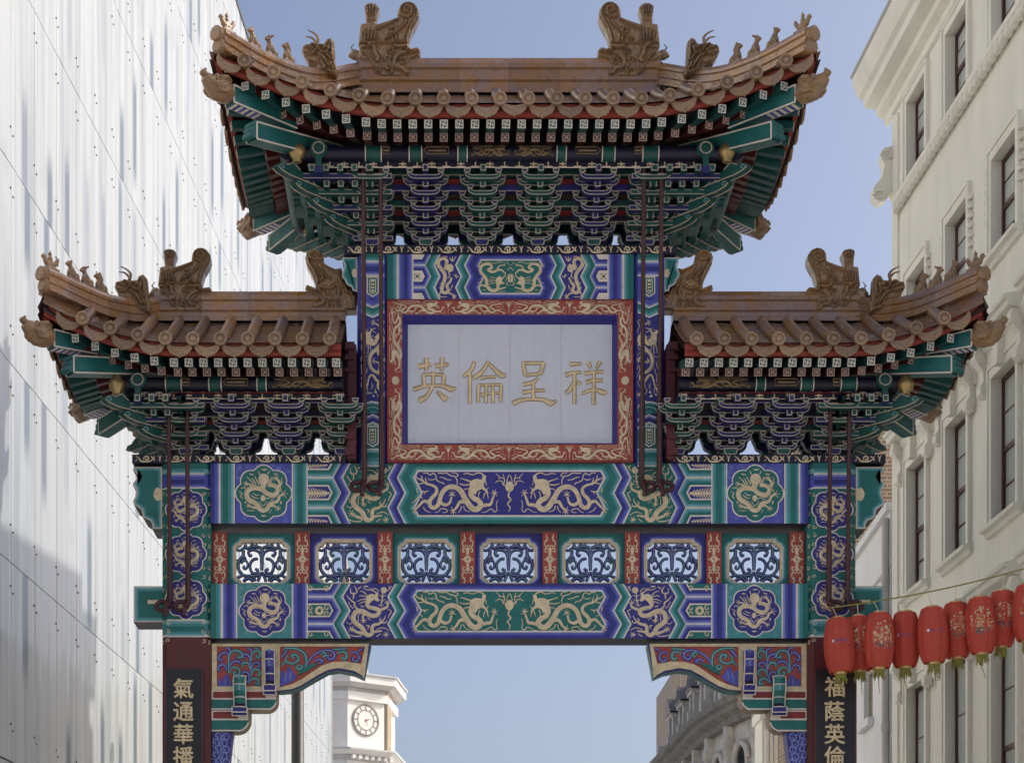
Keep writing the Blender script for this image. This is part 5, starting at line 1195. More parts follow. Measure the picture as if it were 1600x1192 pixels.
ROADM = mat("road_setts", (.30,.285,.27), .9, .15, scale=8, bump=.2)
PAVE = mat("pale_paving", (.50,.485,.46), .85, .1, scale=3, bump=.15)
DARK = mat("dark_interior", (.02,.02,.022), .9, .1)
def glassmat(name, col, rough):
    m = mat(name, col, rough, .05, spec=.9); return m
PANE = glassmat("window_pane", (.52,.56,.53), .08)  # pale base colour holds the reflected facade opposite and pale blinds
# fritted white glass cladding with dim openings behind it
def frit():
    m = bpy.data.materials.new("fritted_glass"); m.use_nodes = True; n = m.node_tree; p = n.nodes["Principled BSDF"]; L = n.links.new
    def N(t): return n.nodes.new(t)
    tc = N("ShaderNodeTexCoord"); oi = N("ShaderNodeObjectInfo"); sep = N("ShaderNodeSeparateXYZ"); L(tc.outputs['Object'], sep.inputs[0])
    def M_(op, a, b=None):
        q = N("ShaderNodeMath"); q.operation = op
        for i, v in enumerate((a, b)):
            if v is None: continue
            if isinstance(v, (int,float)): q.inputs[i].default_value = v
            else: L(v, q.inputs[i])
        return q.outputs[0]
    rnd = oi.outputs['Random']
    def smooth(x, e0, e1):
        q = N("ShaderNodeMapRange"); q.interpolation_type = 'SMOOTHSTEP'; q.inputs[1].default_value = e0; q.inputs[2].default_value = e1; L(x, q.inputs[0]); return q.outputs[0]
    c = M_('ADD', M_('MULTIPLY', M_('FRACT', M_('MULTIPLY', rnd, 7.31)), .36), .42)
    dx = M_('ABSOLUTE', M_('SUBTRACT', sep.outputs['X'], c))
    cz = M_('MULTIPLY', M_('FRACT', M_('MULTIPLY', rnd, 13.7)), 2.6); dz = M_('ABSOLUTE', M_('SUBTRACT', sep.outputs['Z'], cz))
    band = M_('MULTIPLY', smooth(dx, .20, .07), smooth(dz, 1.15, .55))
    band = M_('MULTIPLY', band, smooth(M_('FRACT', M_('MULTIPLY', rnd, 29.3)), .15, .55))
    no = N("ShaderNodeTexNoise"); mp = N("ShaderNodeMapping"); mp.inputs['Scale'].default_value = (4.2,4.2,.16); g = N("ShaderNodeNewGeometry"); L(g.outputs['Position'], mp.inputs[0]); L(mp.outputs[0], no.inputs['Vector']); no.inputs['Scale'].default_value = 1.; no.inputs['Detail'].default_value = 4
    n2 = N("ShaderNodeTexNoise"); n2.inputs['Scale'].default_value = 1.1; n2.inputs['Detail'].default_value = 5; L(g.outputs['Position'], n2.inputs['Vector'])
    mx = N("ShaderNodeMix"); mx.data_type = 'RGBA'; mx.inputs[6].default_value = (.485,.505,.50,1); mx.inputs[7].default_value = (.34,.365,.365,1); L(smooth(no.outputs[0], .42, .70), mx.inputs[0])
    m3 = N("ShaderNodeMix"); m3.data_type = 'RGBA'; m3.inputs[7].default_value = (.42,.435,.43,1); L(mx.outputs[2], m3.inputs[6]); L(smooth(n2.outputs[0], .55, .75), m3.inputs[0])
    m2 = N("ShaderNodeMix"); m2.data_type = 'RGBA'; m2.inputs[7].default_value = (.13,.16,.185,1); L(m3.outputs[2], m2.inputs[6]); L(M_('MULTIPLY', band, .95), m2.inputs[0])
    L(m2.outputs[2], p.inputs['Base Color']); p.inputs['Roughness'].default_value = .32; p.inputs['Specular IOR Level'].default_value = .5
    p.inputs['Coat Weight'].default_value = .35; p.inputs['Coat Roughness'].default_value = .05
    return m
FRIT = frit(); DOTG = mat("grey_fixing", (.13,.13,.13), .5)
# ---- ground
g = MB(); g.add([(-900,-900,-.13),(900,-900,-.13),(900,900,-.13),(-900,900,-.13)], [(0,1,2,3)], PAVE); g.obj("ground", kind="structure")
g = MB(); g.box(-4.2,4.2,-60,140,-.126,-.122,ROADM); g.obj("road", kind="structure")
for s in (-1,1):
    g = MB(); g.box(4.35*s,12*s,-60,140,-.126,0,PAVE); g.obj("pavement", kind="structure")
    g = MB(); g.box(4.2*s,4.346*s,-60,140,-.126,.004,STONE); g.obj("kerb", kind="structure")
for s in (-1,1):                                                # post plinths
    c = 4.05*s; g = MB(); g.box(c-.5,c+.5,-.2,.8,0,.35,STONE); g.box(c-.42,c+.42,-.12,.72,.35,.6,STONE); gpart("plinth", g)

# ---- glass-clad building on the left
gb = thing("glass_clad_building", "tall building clad in white fritted glass panels with dark fixing dots", "building", (-6.8,0,0))
ga = math.atan2(1,.0713); PWd = 1.13*math.hypot(1,.0713)
gd = Vector((.0713,1,0)).normalized(); gn = Vector((gd.y,-gd.x,0))
def panel(v, h):
    p = MB(); w_ = PWd-.012
    prof = [[(0,0),(.02,.030),(.16,.034),(.20,.012),(.52,.004),(.80,.016),(.97,.020),(1,0)], [(0,0),(.02,.028),(.14,.030),(.24,.006),(.45,.022),(.62,.004),(.97,.014),(1,0)], [(0,0),(.02,.032),(.19,.036),(.25,.014),(.60,.010),(.66,.022),(.97,.012),(1,0)]][v]
    n = len(prof); prof = [(a,b*.17) for a, b in prof]; vs = [(a*w_,-b,.006) for a, b in prof]+[(a*w_,-b,h-.006) for a, b in prof]+[(0,.02,.006),(w_,.02,.006),(w_,.02,h-.006),(0,.02,h-.006)]
    k = 2*n
    p.add(vs, [(i,i+1,n+i+1,n+i) for i in range(n-1)], FRIT); p.add(vs, [(k,k+3,n,0),(k+1,n-1,2*n-1,k+2)]+[tuple(range(n-1,-1,-1))+(k,k+1), tuple(range(n,2*n))+(k+2,k+3)], JOINT)
    for z in (.42, h-.40):
        for x, dz in ((.045,.0),(w_-.045,.08)):
            if h > 1: p.lathe([(.015,0),(.015,.015),(.006,.017)], (x,-.003,z+dz), DOTG, 8, False, 'y')
    return p.mesh("glass_panel")
PAN = [panel(v, 2.67) for v in range(3)]; PANT = [panel(v, .85) for v in range(3)]
ang = math.atan2(gd.y, gd.x)
def gloc(Y, z, o=0): 
    q = gd*((Y)*math.hypot(1,.0713))+gn*o; return Vector((q.x, q.y, z))
rnd = random.Random(3)
for k in range(-2, 31):
    Y = 1.84+1.13*(k-1)
    for r_ in range(-1, 7):
        z = 8.15+2.67*r_; me = (PAN if r_ < 6 else PANT)[rnd.randrange(3)]
        put("glass_panel", me, gb, gloc(Y, z, .03), (0,0,ang))
b = MB()                                                        # carcass behind the panels
def wallbox(mb, Y0, Y1, o0, o1, z0, z1, m):
    a = gloc(Y0,z0,o0); mb.obox(a, gloc(Y1,z0,o0)-a, gloc(Y0,z0,o1)-a, Vector((0,0,z1-z0)), m)
wallbox(b, -1.55, 36.4, -.005, -14, 0, 25.0, JOINT); b.obj("carcass", gb)
b = MB(); wallbox(b, -1.55, 36.4, .03, -.004, 0, 5.46, FRIT); wallbox(b, -26, -1.57, .03, -14, 0, 25.0, FRIT); b.obj("plain_cladding", gb)
b = MB(); wallbox(b, -1.6, 36.45, .05, -.5, 25.03, 25.12, DARKM); b.obj("coping", gb)

BR0 = mat("red_brown_brickwork", (.33,.17,.11), .9, .15, scale=6)
# ---- cream stucco building on the right
cb = thing("stucco_building", "cream stucco building with maroon sash windows and heavy top cornice", "building", (7.1,0,0))
cdv = Vector((-.0393,1,0)).normalized(); cn = Vector((-cdv.y,cdv.x,0))
def cl(Y, o, z):                                                # along the street, out from the wall, up
    q = cdv*Y+cn*o; return Vector((q.x,q.y,z))
def cbox(mb, Y0, Y1, o0, o1, z0, z1, m):
    a = cl(Y0,o0,z0); mb.obox(a, cl(Y1,o0,z0)-a, cl(Y0,o1,z0)-a, Vector((0,0,z1-z0)), m)
FAR = 8.30; WC = [6.93,4.83,2.69,.56,-1.57]; HW = .50
FL = [(4.2,7.50),(9.03,11.10),(12.80,14.18),(15.86,17.08)]
wl = MB(); edges = [FAR]+[e for c in WC for e in (c+HW, c-HW)]+[-3.2]
for i in range(0, len(edges), 2): cbox(wl, edges[i+1], edges[i], 0, -.4, 0, 18.0, STUC)
for c in WC:
    zz = [0]+[z for f in FL for z in f]+[18.0]
    for i in range(0, len(zz), 2): cbox(wl, c-HW, c+HW, 0, -.4, zz[i], zz[i+1], STUC)
cbox(wl, -3.2, FAR, -.401, -9, 0, 18.0, STUC)
wl.obj("wall", cb)
st = MB(); cbox(st, 7.98, FAR, 0.0, .035, 0, 17.2, STUC); st.obj("corner_pilaster", cb)
def sweepc(mb, prof, Y0, Y1, m):                                # profile (out, up) along the wall
    n = len(prof); vs = [cl(Y0,o,z) for o, z in prof]+[cl(Y1,o,z) for o, z in prof]
    mb.add(vs, [(i,(i+1)%n,(i+1)%n+n,i+n) for i in range(n)]+[tuple(range(n-1,-1,-1)), tuple(range(n,2*n))], m)
co = MB(); sweepc(co, [(0,17.28),(.06,17.30),(.08,17.40),(.20,17.46),(.22,17.56),(.42,17.60),(.44,17.72),(.52,17.76),(.60,17.92),(.62,18.08),(0,18.12)], -3.5, FAR+.35, STUC); co.obj("cornice", cb)
co = MB(); sweepc(co, [(.56,18.08),(.65,18.10),(.65,18.14),(.0,18.16)], -3.5, FAR+.38, GREYW); co.obj("gutter", cb)
at = MB(); cbox(at, -3.0, FAR-.2, -1.6, -8.5, 18.0, 20.4, SLATE); at.obj("attic_roof", cb)
tu = MB(); cbox(tu, -3.1, 3.4, -1.62, -7.5, 18.0, 22.6, BR0); tu.obj("unseen_shade_block", cb); tu = MB(); cbox(tu, -3.2, 3.5, -1.52, -7.6, 22.6, 22.75, STUC); tu.obj("shade_block_cap", cb)  # added unseen block that keeps the sun off the gate's main roof
sc2 = MB(); sweepc(sc2, [(0,15.62),(.13,15.64),(.15,15.70),(.10,15.73),(.0,15.76)], -3.2, 7.98, STUC); sc2.obj("string_course", cb)
lob = MB(); lob.tube([(-.10,0,.0),(-.06,0,-.02),(0,0,-.03),(.07,0,-.02),(.11,0,0)],[.03,.065,.075,.06,.02],STUC,10); LOB = lob.mesh("lobe")
y = 7.86
while y > 1.0:
    o = put("lobe", LOB, cb, cl(y,.055,15.565), (R(90),R(35),math.atan2(cdv.y,cdv.x))); y -= .222
co = MB()                                                       # scrolled console at the far corner
pt = [(.0,17.15),(.18,17.1),(.22,16.95),(.16,16.80),(.20,16.62),(.34,16.45),(.36,16.28),(.26,16.18),(.14,16.22),(.06,16.4),(0,16.3)]
n = len(pt); vs = [cl(FAR-.02,o_,z_-.35) for o_, z_ in pt]+[cl(FAR+.2,o_,z_-.35) for o_, z_ in pt]
co.add(vs, [(i,(i+1)%n,(i+1)%n+n,i+n) for i in range(n)]+[tuple(range(n-1,-1,-1)), tuple(range(n,2*n))], STUC)
for oc, zc_, r_ in ((.12,16.62,.11),(.25,15.95,.10)):
    for k in range(14):
        a0, a1 = k*.55, (k+1)*.55; f0, f1 = r_*(1-k*.06), r_*(1-(k+1)*.06)
        co.tube([cl(FAR-.03,oc+f0*math.cos(a0),zc_+f0*math.sin(a0)), cl(FAR-.03,oc+f1*math.cos(a1),zc_+f1*math.sin(a1))], .022, STUC, 6, False)
co.obj("console", cb)
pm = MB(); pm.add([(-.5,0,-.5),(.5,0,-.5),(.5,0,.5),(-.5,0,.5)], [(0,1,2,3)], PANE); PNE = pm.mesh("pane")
def cwin(c, z0, z1, style):
    wn = put("window", None, cb); H = z1-z0; io = -.11
    bk = MB(); cbox(bk, c-HW, c+HW, -.36, -.39, z0, z1, DARK); bk.obj("dark_room_sheet", wn)  # dark sheet standing in for the unlit room behind the panes
    fr_ = MB(); t = .065; zm = (z0+z1)/2
    cbox(fr_, c-HW, c-HW+t, io, io-.04, z0, z1, SASH); cbox(fr_, c+HW-t, c+HW, io, io-.04, z0, z1, SASH); cbox(fr_, c-HW+t, c+HW-t, io, io-.04, z1-t, z1, SASH); cbox(fr_, c-HW+t, c+HW-t, io, io-.04, z0, z0+t*1.3, SASH)
    cbox(fr_, c-HW+t, c+HW-t, io-.005, io-.05, zm-.035, zm+.035, SASH)
    cbox(fr_, c-.011, c+.011, io-.015, io-.035, z0+t, z1-t, SASH)
    for q in (.25,.75): cbox(fr_, c-HW+t, c+HW-t, io-.016, io-.034, z0+H*q-.011, z0+H*q+.011, SASH)
    fr_.obj("sash", wn)
    for i in range(2):
        for j in range(4):
            a0, a1 = (c-HW+t, c-.011) if i == 0 else (c+.011, c+HW-t); zA, zB = z0+H*j/4+.03, z0+H*(j+1)/4-.03
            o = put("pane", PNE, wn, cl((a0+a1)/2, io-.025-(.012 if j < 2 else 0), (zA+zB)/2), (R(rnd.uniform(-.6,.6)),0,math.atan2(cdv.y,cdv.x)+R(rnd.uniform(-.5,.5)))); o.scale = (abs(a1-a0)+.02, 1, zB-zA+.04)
    sr = MB(); a = .13
    cbox(sr, c-HW-a, c-HW, 0, .045, z0, z1+a, STUC); cbox(sr, c+HW, c+HW+a, 0, .045, z0, z1+a, STUC); cbox(sr, c-HW, c+HW, 0, .045, z1, z1+a, STUC)
    cbox(sr, c-HW-a-.03, c-HW-a+.03, .0, .065, z0, z1+a+.02, STUC); cbox(sr, c+HW+a-.03, c+HW+a+.03, .0, .065, z0, z1+a+.02, STUC); cbox(sr, c-HW-a, c+HW+a, .0, .066, z1+a, z1+a+.05, STUC)
    sr.obj("surround", wn)
    sl = MB(); 
    if style < 3: sweepc(sl, [(0,z0-.16),(.05,z0-.15),(.07,z0-.09),(.14,z0-.07),(.15,z0-.02),(0,z0)], c-HW-a-.08, c+HW+a+.08, STUC); sl.obj("sill", wn)
    if style in (0,1):
        hd = MB(); zb = z1+a+.36
        sweepc(hd, [(0,z1+a+.06),(.05,z1+a+.06),(.06,zb-.12),(.10,zb-.08),(.12,zb),(.26,zb+.03),(.28,zb+.10),(.32,zb+.12),(.33,zb+.17),(0,zb+.24)], c-HW-a-.25, c+HW+a+.25, STUC); hd.obj("hood", wn)
        ky = MB(); q = [cl(c-.08,.0,z1+.02),cl(c+.08,.0,z1+.02),cl(c+.12,.0,zb),cl(c-.12,.0,zb)]; q2 = [p+cn*.15 for p in q]
        ky.add(q+q2, [(4,5,6,7),(0,1,5,4),(1,2,6,5),(2,3,7,6),(3,0,4,7)], STUC); ky.obj("keystone", wn)
        for s in (-1,1):
            kc = MB(); cc = c+s*(HW+a+.13); pr_ = [(0,zb),(.20,zb),(.22,zb-.12),(.16,zb-.24),(.10,zb-.32),(.09,zb-.46),(.14,zb-.54),(.14,zb-.64),(.08,zb-.69),(0,zb-.68)]
            sweepc(kc, pr_, cc-.085, cc+.085, STUC)
            for oc, zc_, r_ in ((.125,zb-.12,.10),(.075,zb-.60,.062)): kc.tube([cl(cc-.10,oc,zc_),cl(cc+.10,oc,zc_)], r_, STUC, 14); kc.tube([cl(cc-.108,oc,zc_),cl(cc+.108,oc,zc_)], r_*.45, STUC, 10)
            kc.obj("console", wn)
    if style == 2:
        for s in (-1,1):
            kc = MB(); cc = c+s*(HW+a+.07)
            for i in range(6): kc.tube([cl(cc-.035,.03,z1-.08-.14*i),cl(cc+.035,.03,z1-.08-.14*i)], .04, STUC, 8)
            kc.obj("drop_ornament", wn, kind="stuff")
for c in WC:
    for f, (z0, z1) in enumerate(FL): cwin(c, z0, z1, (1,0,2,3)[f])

# ---- lower white rendered building beyond it
wb = thing("white_rendered_building", "low white rendered building with sloping parapet beyond the cream stucco one", "building", (6.79,8.4,0))
m = MB(); d = Vector((.041,1,0)).normalized(); nn = Vector((-d.y,d.x,0))
def wp(t, o, z): q = d*t+nn*o; return Vector((q.x,q.y,z))
def wbx(mb, t0, t1, o0, o1, z0, z1, m_): a = wp(t0,o0,z0); mb.obox(a, wp(t1,o0,z0)-a, wp(t0,o1,z0)-a, Vector((0,0,z1-z0)), m_)
wins = [(1.6,2.5)]
wbx(m, 0, 1.6, .05, -5, 0, 10.7, STUCW); wbx(m, 2.5, 7.6, .05, -5, 0, 10.7, STUCW); wbx(m, 1.6, 2.5, .05, -5, 0, 7.5, STUCW); wbx(m, 1.6, 2.5, .05, -5, 9.3, 10.7, STUCW); wbx(m, 1.6, 2.5, -.15, -5, 7.5, 9.3, DARK); m.obj("wall", wb)
m = MB(); wbx(m, -.02, 7.65, .13, -.3, 10.7, 10.84, STUCW); wbx(m, -.0, 7.62, .052, .075, 9.75, 9.80, GREYW); m.obj("parapet", wb)
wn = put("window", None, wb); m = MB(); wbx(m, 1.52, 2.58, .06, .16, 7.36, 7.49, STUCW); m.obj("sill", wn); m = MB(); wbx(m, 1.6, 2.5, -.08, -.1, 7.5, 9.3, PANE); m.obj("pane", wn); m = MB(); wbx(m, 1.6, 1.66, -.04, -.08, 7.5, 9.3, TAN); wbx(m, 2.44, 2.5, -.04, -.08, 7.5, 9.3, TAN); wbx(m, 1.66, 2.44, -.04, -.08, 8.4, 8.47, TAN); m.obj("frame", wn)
# drain pipe in the angle
dp_ = thing("drain_pipe", "pale downpipe in the angle between white and cream stucco walls", "pipe", (6.68,8.52,0)); m = MB(); m.tube([(0,0,0),(0,0,10.6)], .06, GREYW, 10); m.obj("pipe", dp_)
for k in range(4): m = MB(); m.tube([(0,0,2.5*k+2.0),(0,0,2.5*k+2.12)], .075, GREYW, 10); m.obj("collar", dp_)

# ---- brick gable building behind
BR = bpy.data.materials.new("yellow_brown_brick"); BR.use_nodes = True; n_ = BR.node_tree; p_ = n_.nodes["Principled BSDF"]; bt = n_.nodes.new("ShaderNodeTexBrick"); gg = n_.nodes.new("ShaderNodeNewGeometry"); mp = n_.nodes.new("ShaderNodeMapping"); mp.inputs['Rotation'].default_value = (R(90),0,0)
n_.links.new(gg.outputs['Position'], mp.inputs[0]); n_.links.new(mp.outputs[0], bt.inputs[0]); bt.inputs['Scale'].default_value = 1; bt.inputs['Brick Width'].default_value = .235; bt.inputs['Row Height'].default_value = .085; bt.inputs['Mortar Size'].default_value = .011
bt.inputs['Color1'].default_value = (.36,.24,.14,1); bt.inputs['Color2'].default_value = (.24,.16,.10,1); bt.inputs['Mortar'].default_value = (.46,.42,.36,1); n_.links.new(bt.outputs[0], p_.inputs['Base Color']); p_.inputs['Roughness'].default_value = .9
bk = thing("brick_gable_building", "yellow brown brick gable end rising behind the white rendered building", "building", tuple(W(1300,1841,17.)))
o0 = W(1300,1841,17.)
def bp(px, py): q = W(px,py,17.)-o0; return (q.x,q.z)
m = MB(); m.prism(ccw([bp(1228,1835),bp(1228,725),bp(1247,680),bp(1292,585),bp(1330,640),bp(1420,640),bp(1420,1835)]), 0, .8, BR); m.obj("wall", bk)
m = MB(); 
for a_, b_ in (((1228,725),(1247,680)),((1247,680),(1292,585)),((1292,585),(1330,640))):
    A, B = bp(*a_), bp(*b_); m.tube([(A[0],-.02,A[1]+.04),(B[0],-.02,B[1]+.04)], .07, STONE, 6)
m.obj("coping", bk)
# cream fluted corner pier standing in front of it
cp = thing("stone_corner_pier", "cream fluted stone pier at the street corner below the brick gable", "pillar", tuple(W(1208,1841,19.)))
m = MB(); s19 = sc_(19.); hw = 17/s19; m.box(-hw,hw+.5,0,1,0,(1840-1108)/s19,TAN if False else STUC)
for k in range(4): m.tube([(-hw*.6+k*hw*.42,-.02,0),(-hw*.6+k*hw*.42,-.02,(1840-1140)/s19)], .05, STUC, 8)
m.box(-hw-.06,hw+.56,-.08,1.05,(1840-1122)/s19,(1840-1108)/s19,STUC); m.obj("shaft", cp)

# ---- curved mansard-roofed block further down the street
mb_ = thing("mansard_block", "curved sooty stone block with dormers along its slate mansard roof", "building", (9.4,50,0))
ARC = cr([(11.6,37.5),(10.5,41.5),(9.76,44),(9.46,45.8),(9.15,48.8),(9.03,53.8),(8.85,59.4)], 6)
O_ = Vector((9.4,50,0))
def arcpt(s_):                                                  # arc length from the far end
    L = 0
    for i in range(len(ARC)-1, 0, -1):
        a, b = Vector(ARC[i]), Vector(ARC[i-1]); l = (b-a).length
        if L+l >= s_: 
            p = a.lerp(b,(s_-L)/l); t = (b-a).normalized(); return p, t
        L += l
    return Vector(ARC[0]), t
TOT = sum((Vector(ARC[i])-Vector(ARC[i+1])).length for i in range(len(ARC)-1))
BAY = 2.75; nb = int(TOT/BAY)
def mpt(s_, o, z): p, t = arcpt(s_); nr = Vector((-t.y,t.x))*-1; nr = nr if nr.x < 0 else -nr; q = p+nr*o; return Vector((q.x,q.y,z))-O_
def mbx(mb, s0, s1, o0, o1, z0, z1, m):
    vs = [mpt(s0,o0,z0),mpt(s1,o0,z0),mpt(s1,o1,z0),mpt(s0,o1,z0),mpt(s0,o0,z1),mpt(s1,o0,z1),mpt(s1,o1,z1),mpt(s0,o1,z1)]
    mb.add(vs, [(0,3,2,1),(4,5,6,7),(0,1,5,4),(1,2,6,5),(2,3,7,6),(3,0,4,7)], m)
def mprof(mb, prof, m, S0=0., S1=None):
    S1 = S1 or TOT-.05; N = 26; n = len(prof); vs = []
    for i in range(N+1):
        for o, z in prof: vs.append(mpt(S0+(S1-S0)*i/N, o, z))
    mb.add(vs, [(i*n+j,i*n+(j+1)%n,(i+1)*n+(j+1)%n,(i+1)*n+j) for i in range(N) for j in range(n)]+[tuple(range(n)), tuple(N*n+j for j in range(n))], m)
m = MB(); mprof(m, [(-.25,0),(-.25,13.3),(-6,13.3),(-6,0)], STONE); m.obj("wall", mb_)
m = MB(); mprof(m, [(-.2,13.25),(.05,13.28),(.10,13.5),(.35,13.62),(.38,13.8),(.55,13.86),(.6,14.05),(-.2,14.12)], STONED); m.obj("cornice", mb_)
m = MB(); mprof(m, [(-.1,9.55),(.18,9.6),(.2,9.8),(-.1,9.85)], STONED); m.obj("string_course", mb_)
m = MB(); mprof(m, [(-.35,14.1),(-1.0,17.1),(-6,17.4),(-6,14)], SLATE); m.obj("mansard_roof", mb_)
for i in range(nb):
    s0 = .1+i*BAY; c = s0+BAY/2
    m = MB(); mbx(m, s0, s0+.42, -.26, .06, 4, 13.28, STONE); mbx(m, s0-.05, s0+.47, -.26, .12, 12.5, 12.75, STONE); mbx(m, s0-.04, s0+.46, -.26, .10, 9.9, 10.2, STONE); m.obj("pilaster", mb_)
    for z0, z1, ar in ((10.3,11.9,True),(6.2,8.9,False)):
        wn = put("window", None, mb_); m = MB(); mbx(m, c-.42, c+.62, -.24, -.22, z0, z1, DARK)
        if ar:
            vs = [mpt(c+.1+.52*math.cos(R(a)),-.23,z1+.52*math.sin(R(a))) for a in range(0,181,20)]; m.add(vs, [tuple(range(len(vs)))], DARK)
        m.obj("pane", wn)
        m = MB(); mbx(m, c-.56, c-.42, -.26, -.05, z0, z1, STONE); mbx(m, c+.62, c+.76, -.26, -.05, z0, z1, STONE); mbx(m, c-.6, c+.8, -.26, .08, z0-.2, z0, STONE); mbx(m, c-.42, c+.62, -.22, -.16, (z0+z1)/2-.06, (z0+z1)/2+.06, STONE)
        if ar: m.tube([mpt(c+.1+.62*math.cos(R(a)),-.12,z1+.62*math.sin(R(a))) for a in range(0,181,15)], .12, STONE, 6)
        else:
            mbx(m, c-.66, c+.86, -.26, .12, z1+.05, z1+.22, STONE); q = [mpt(c-.66,.1,z1+.22),mpt(c+.86,.1,z1+.22),mpt(c+.1,.1,z1+.65)]; q2 = [mpt(c-.66,-.2,z1+.22),mpt(c+.86,-.2,z1+.22),mpt(c+.1,-.2,z1+.65)]; m.add(q+q2, [(0,1,2),(0,2,5,3),(1,4,5,2)], STONE)
        m.obj("frame", wn)
    dm = put("dormer", None, mb_); dc = c+.1
    m = MB(); mbx(m, dc-.62, dc-.36, -1.6, -.12, 14.1, 15.7, STONE); mbx(m, dc+.36, dc+.62, -1.6, -.12, 14.1, 15.7, STONE); mbx(m, dc-.36, dc+.36, -1.6, -.3, 14.1, 14.4, STONE); mbx(m, dc-.70, dc+.70, -1.6, -.04, 15.7, 15.85, STONE); m.obj("frame", dm)
    m = MB(); mbx(m, dc-.36, dc+.36, -.5, -.45, 14.4, 15.7, DARK); m.obj("pane", dm)
    m = MB(); q = [mpt(dc-.78,.02,15.86),mpt(dc+.78,.02,15.86),mpt(dc,.02,16.5)]; q2 = [mpt(dc-.78,-1.9,15.86),mpt(dc+.78,-1.9,15.86),mpt(dc,-1.9,16.5)]; m.add(q+q2, [(0,1,2),(3,5,4),(0,3,4,1)], TAN); m.add([p_+Vector((0,0,.06)) for p_ in q+q2], [(0,2,5,3),(1,4,5,2),(0,1,2)], SLATE); m.obj("gable", dm)
    m = MB(); mbx(m, s0-.0, s0+.35, -.2, .25, 14.1, 14.75, STONE); m.obj("urn_block", mb_)
rb = thing("rooftop_block", "tan rooftop block showing above the slate mansard roof", "building", tuple(W(1070,1640,72.)))
m = MB(); s_ = sc_(72.); m.box(-16/s_,60/s_,0,8,0,(1640-1044)/s_,TAN); m.obj("wall", rb); m = MB()
for k in range(4): m.box(-16/s_+k*.55+.28,-16/s_+k*.55+.31,-.02,0,10,(1640-1046)/s_,STONE)
m.obj("ribs", rb)

# ---- white clock tower
YT = 100.; ct = thing("clock_tower", "white corner tower with a round clock face and tan spire", "tower", (GX(543,YT),YT,0))
ST_ = sc_(YT)
def tz(py): return CZ+(PY-py)/ST_
dr_ = Vector((1.3,1,0)).normalized(); nr_ = Vector((dr_.y,-dr_.x,0))
def plan(o):
    """left face, splayed clock face, right return; pushed out by o"""
    L = 2.92; p1 = Vector((0,0,0)); p2 = p1+dr_*L; rr = Vector((.12,1,0)).normalized(); rn = Vector((rr.y,-rr.x,0))
    a = Vector((-3.4,-o,0)); b = Vector((-o*.30+.0,-o,0))+Vector((o*.62,0,0)); c = p2+nr_*o*.8+rn*o*.75; d_ = c+rr*5; e = Vector((-3.4,6,0))
    return [a,b,c,d_,e]
def slab(mb, o, py0, py1, m, o2=None):
    A, B = plan(o), plan(o if o2 is None else o2); n = len(A); z0, z1 = tz(py1), tz(py0)
    mb.add([(p.x,p.y,z0) for p in A]+[(p.x,p.y,z1) for p in B], [tuple(range(n-1,-1,-1)), tuple(range(n,2*n))]+[(i,(i+1)%n,(i+1)%n+n,i+n) for i in range(n)], m)
m = MB(); slab(m, 0, 1092, 1168, WHITE); slab(m, 0, 1186, 1841, WHITE); m.obj("shaft", ct)
m = MB(); slab(m, .18, 1079, 1091.9, WHITE); slab(m, .06, 1072, 1078.9, GREYW); m.obj("frieze", ct)
m = MB(); slab(m, .62, 1054, 1066, WHITE); slab(m, .3, 1066.1, 1071.9, GREYW, .55); slab(m, .72, 1051.5, 1053.9, GREYW); m.obj("cornice", ct)
m = MB(); slab(m, .62, 1168.1, 1171, GREYW); slab(m, .3, 1171.1, 1177.5, WHITE, .55); m.obj("lower_cornice", ct)
m = MB(); slab(m, .1, 1177.6, 1185.9, GREYW); m.obj("lower_frieze", ct)
for k in range(7):
    m = MB(); c = dr_*(.1+k*.5)+nr_*.1; m.obox(c+Vector((0,0,tz(1184))), dr_*.26, nr_*.35, Vector((0,0,.22)), WHITE); m.obj("dentil", ct)
for k in range(3):
    m = MB(); m.tube([(plan(.12)[2]+Vector((.12*k*.6,.8*k+.3,0))+Vector((0,0,tz(1168)))), (plan(.12)[2]+Vector((.12*k*.6,.8*k+.3,0))+Vector((0,0,tz(1072))))], .17, TAN, 10); m.obj("pilaster", ct)
m = MB(); m.box(-1.55,-1.1,-.25,0,tz(1165),tz(1110),TAN); m.obj("side_pilaster", ct)
# dial
ck = put("clock", None, ct); cc = dr_*1.42+nr_*.03; zc_ = CZ+(PY-1125)/sc_(YT+.9); u_, v_ = dr_, Vector((0,0,1))
def onf(a, r_, o=0): return Vector((cc.x,cc.y,zc_))+u_*r_*math.cos(a)+v_*r_*math.sin(a)+nr_*o
def annul(mb, r0, r1, o, m_):
    N = 40; vs = [onf(2*math.pi*i/N,r0,o) for i in range(N)]+[onf(2*math.pi*i/N,r1,o) for i in range(N)]; mb.add(vs, [(i,(i+1)%N,(i+1)%N+N,i+N) for i in range(N)], m_)
m = MB(); N = 40; m.add([onf(2*math.pi*i/N,1.02,.02) for i in range(N)], [tuple(range(N))], WHITE); m.obj("dial", ck)
m = MB(); annul(m, .93, 1.04, .045, STONED); annul(m, .62, .675, .04, STONED)
for k in range(12):
    a = k*math.pi/6; e = .05; m.add([onf(a-e,.65,.038),onf(a-e*.8,.95,.038),onf(a+e*.8,.95,.038),onf(a+e,.65,.038)], [(0,1,2,3)], STONED)
m.obj("hour_ring", ck)
hand = mat("red_hand_paint", (.35,.03,.06), .5)
for a, l, w_, mm in ((R(18),.45,.035,hand),(R(-70),.58,.025,STONED)):
    m = MB(); b0, b1 = onf(a+math.pi/2,w_,.055), onf(a-math.pi/2,w_,.055); m.add([b0,b1,onf(a,l,.055)], [(0,1,2)], mm); m.obj("clock_hand", ck)
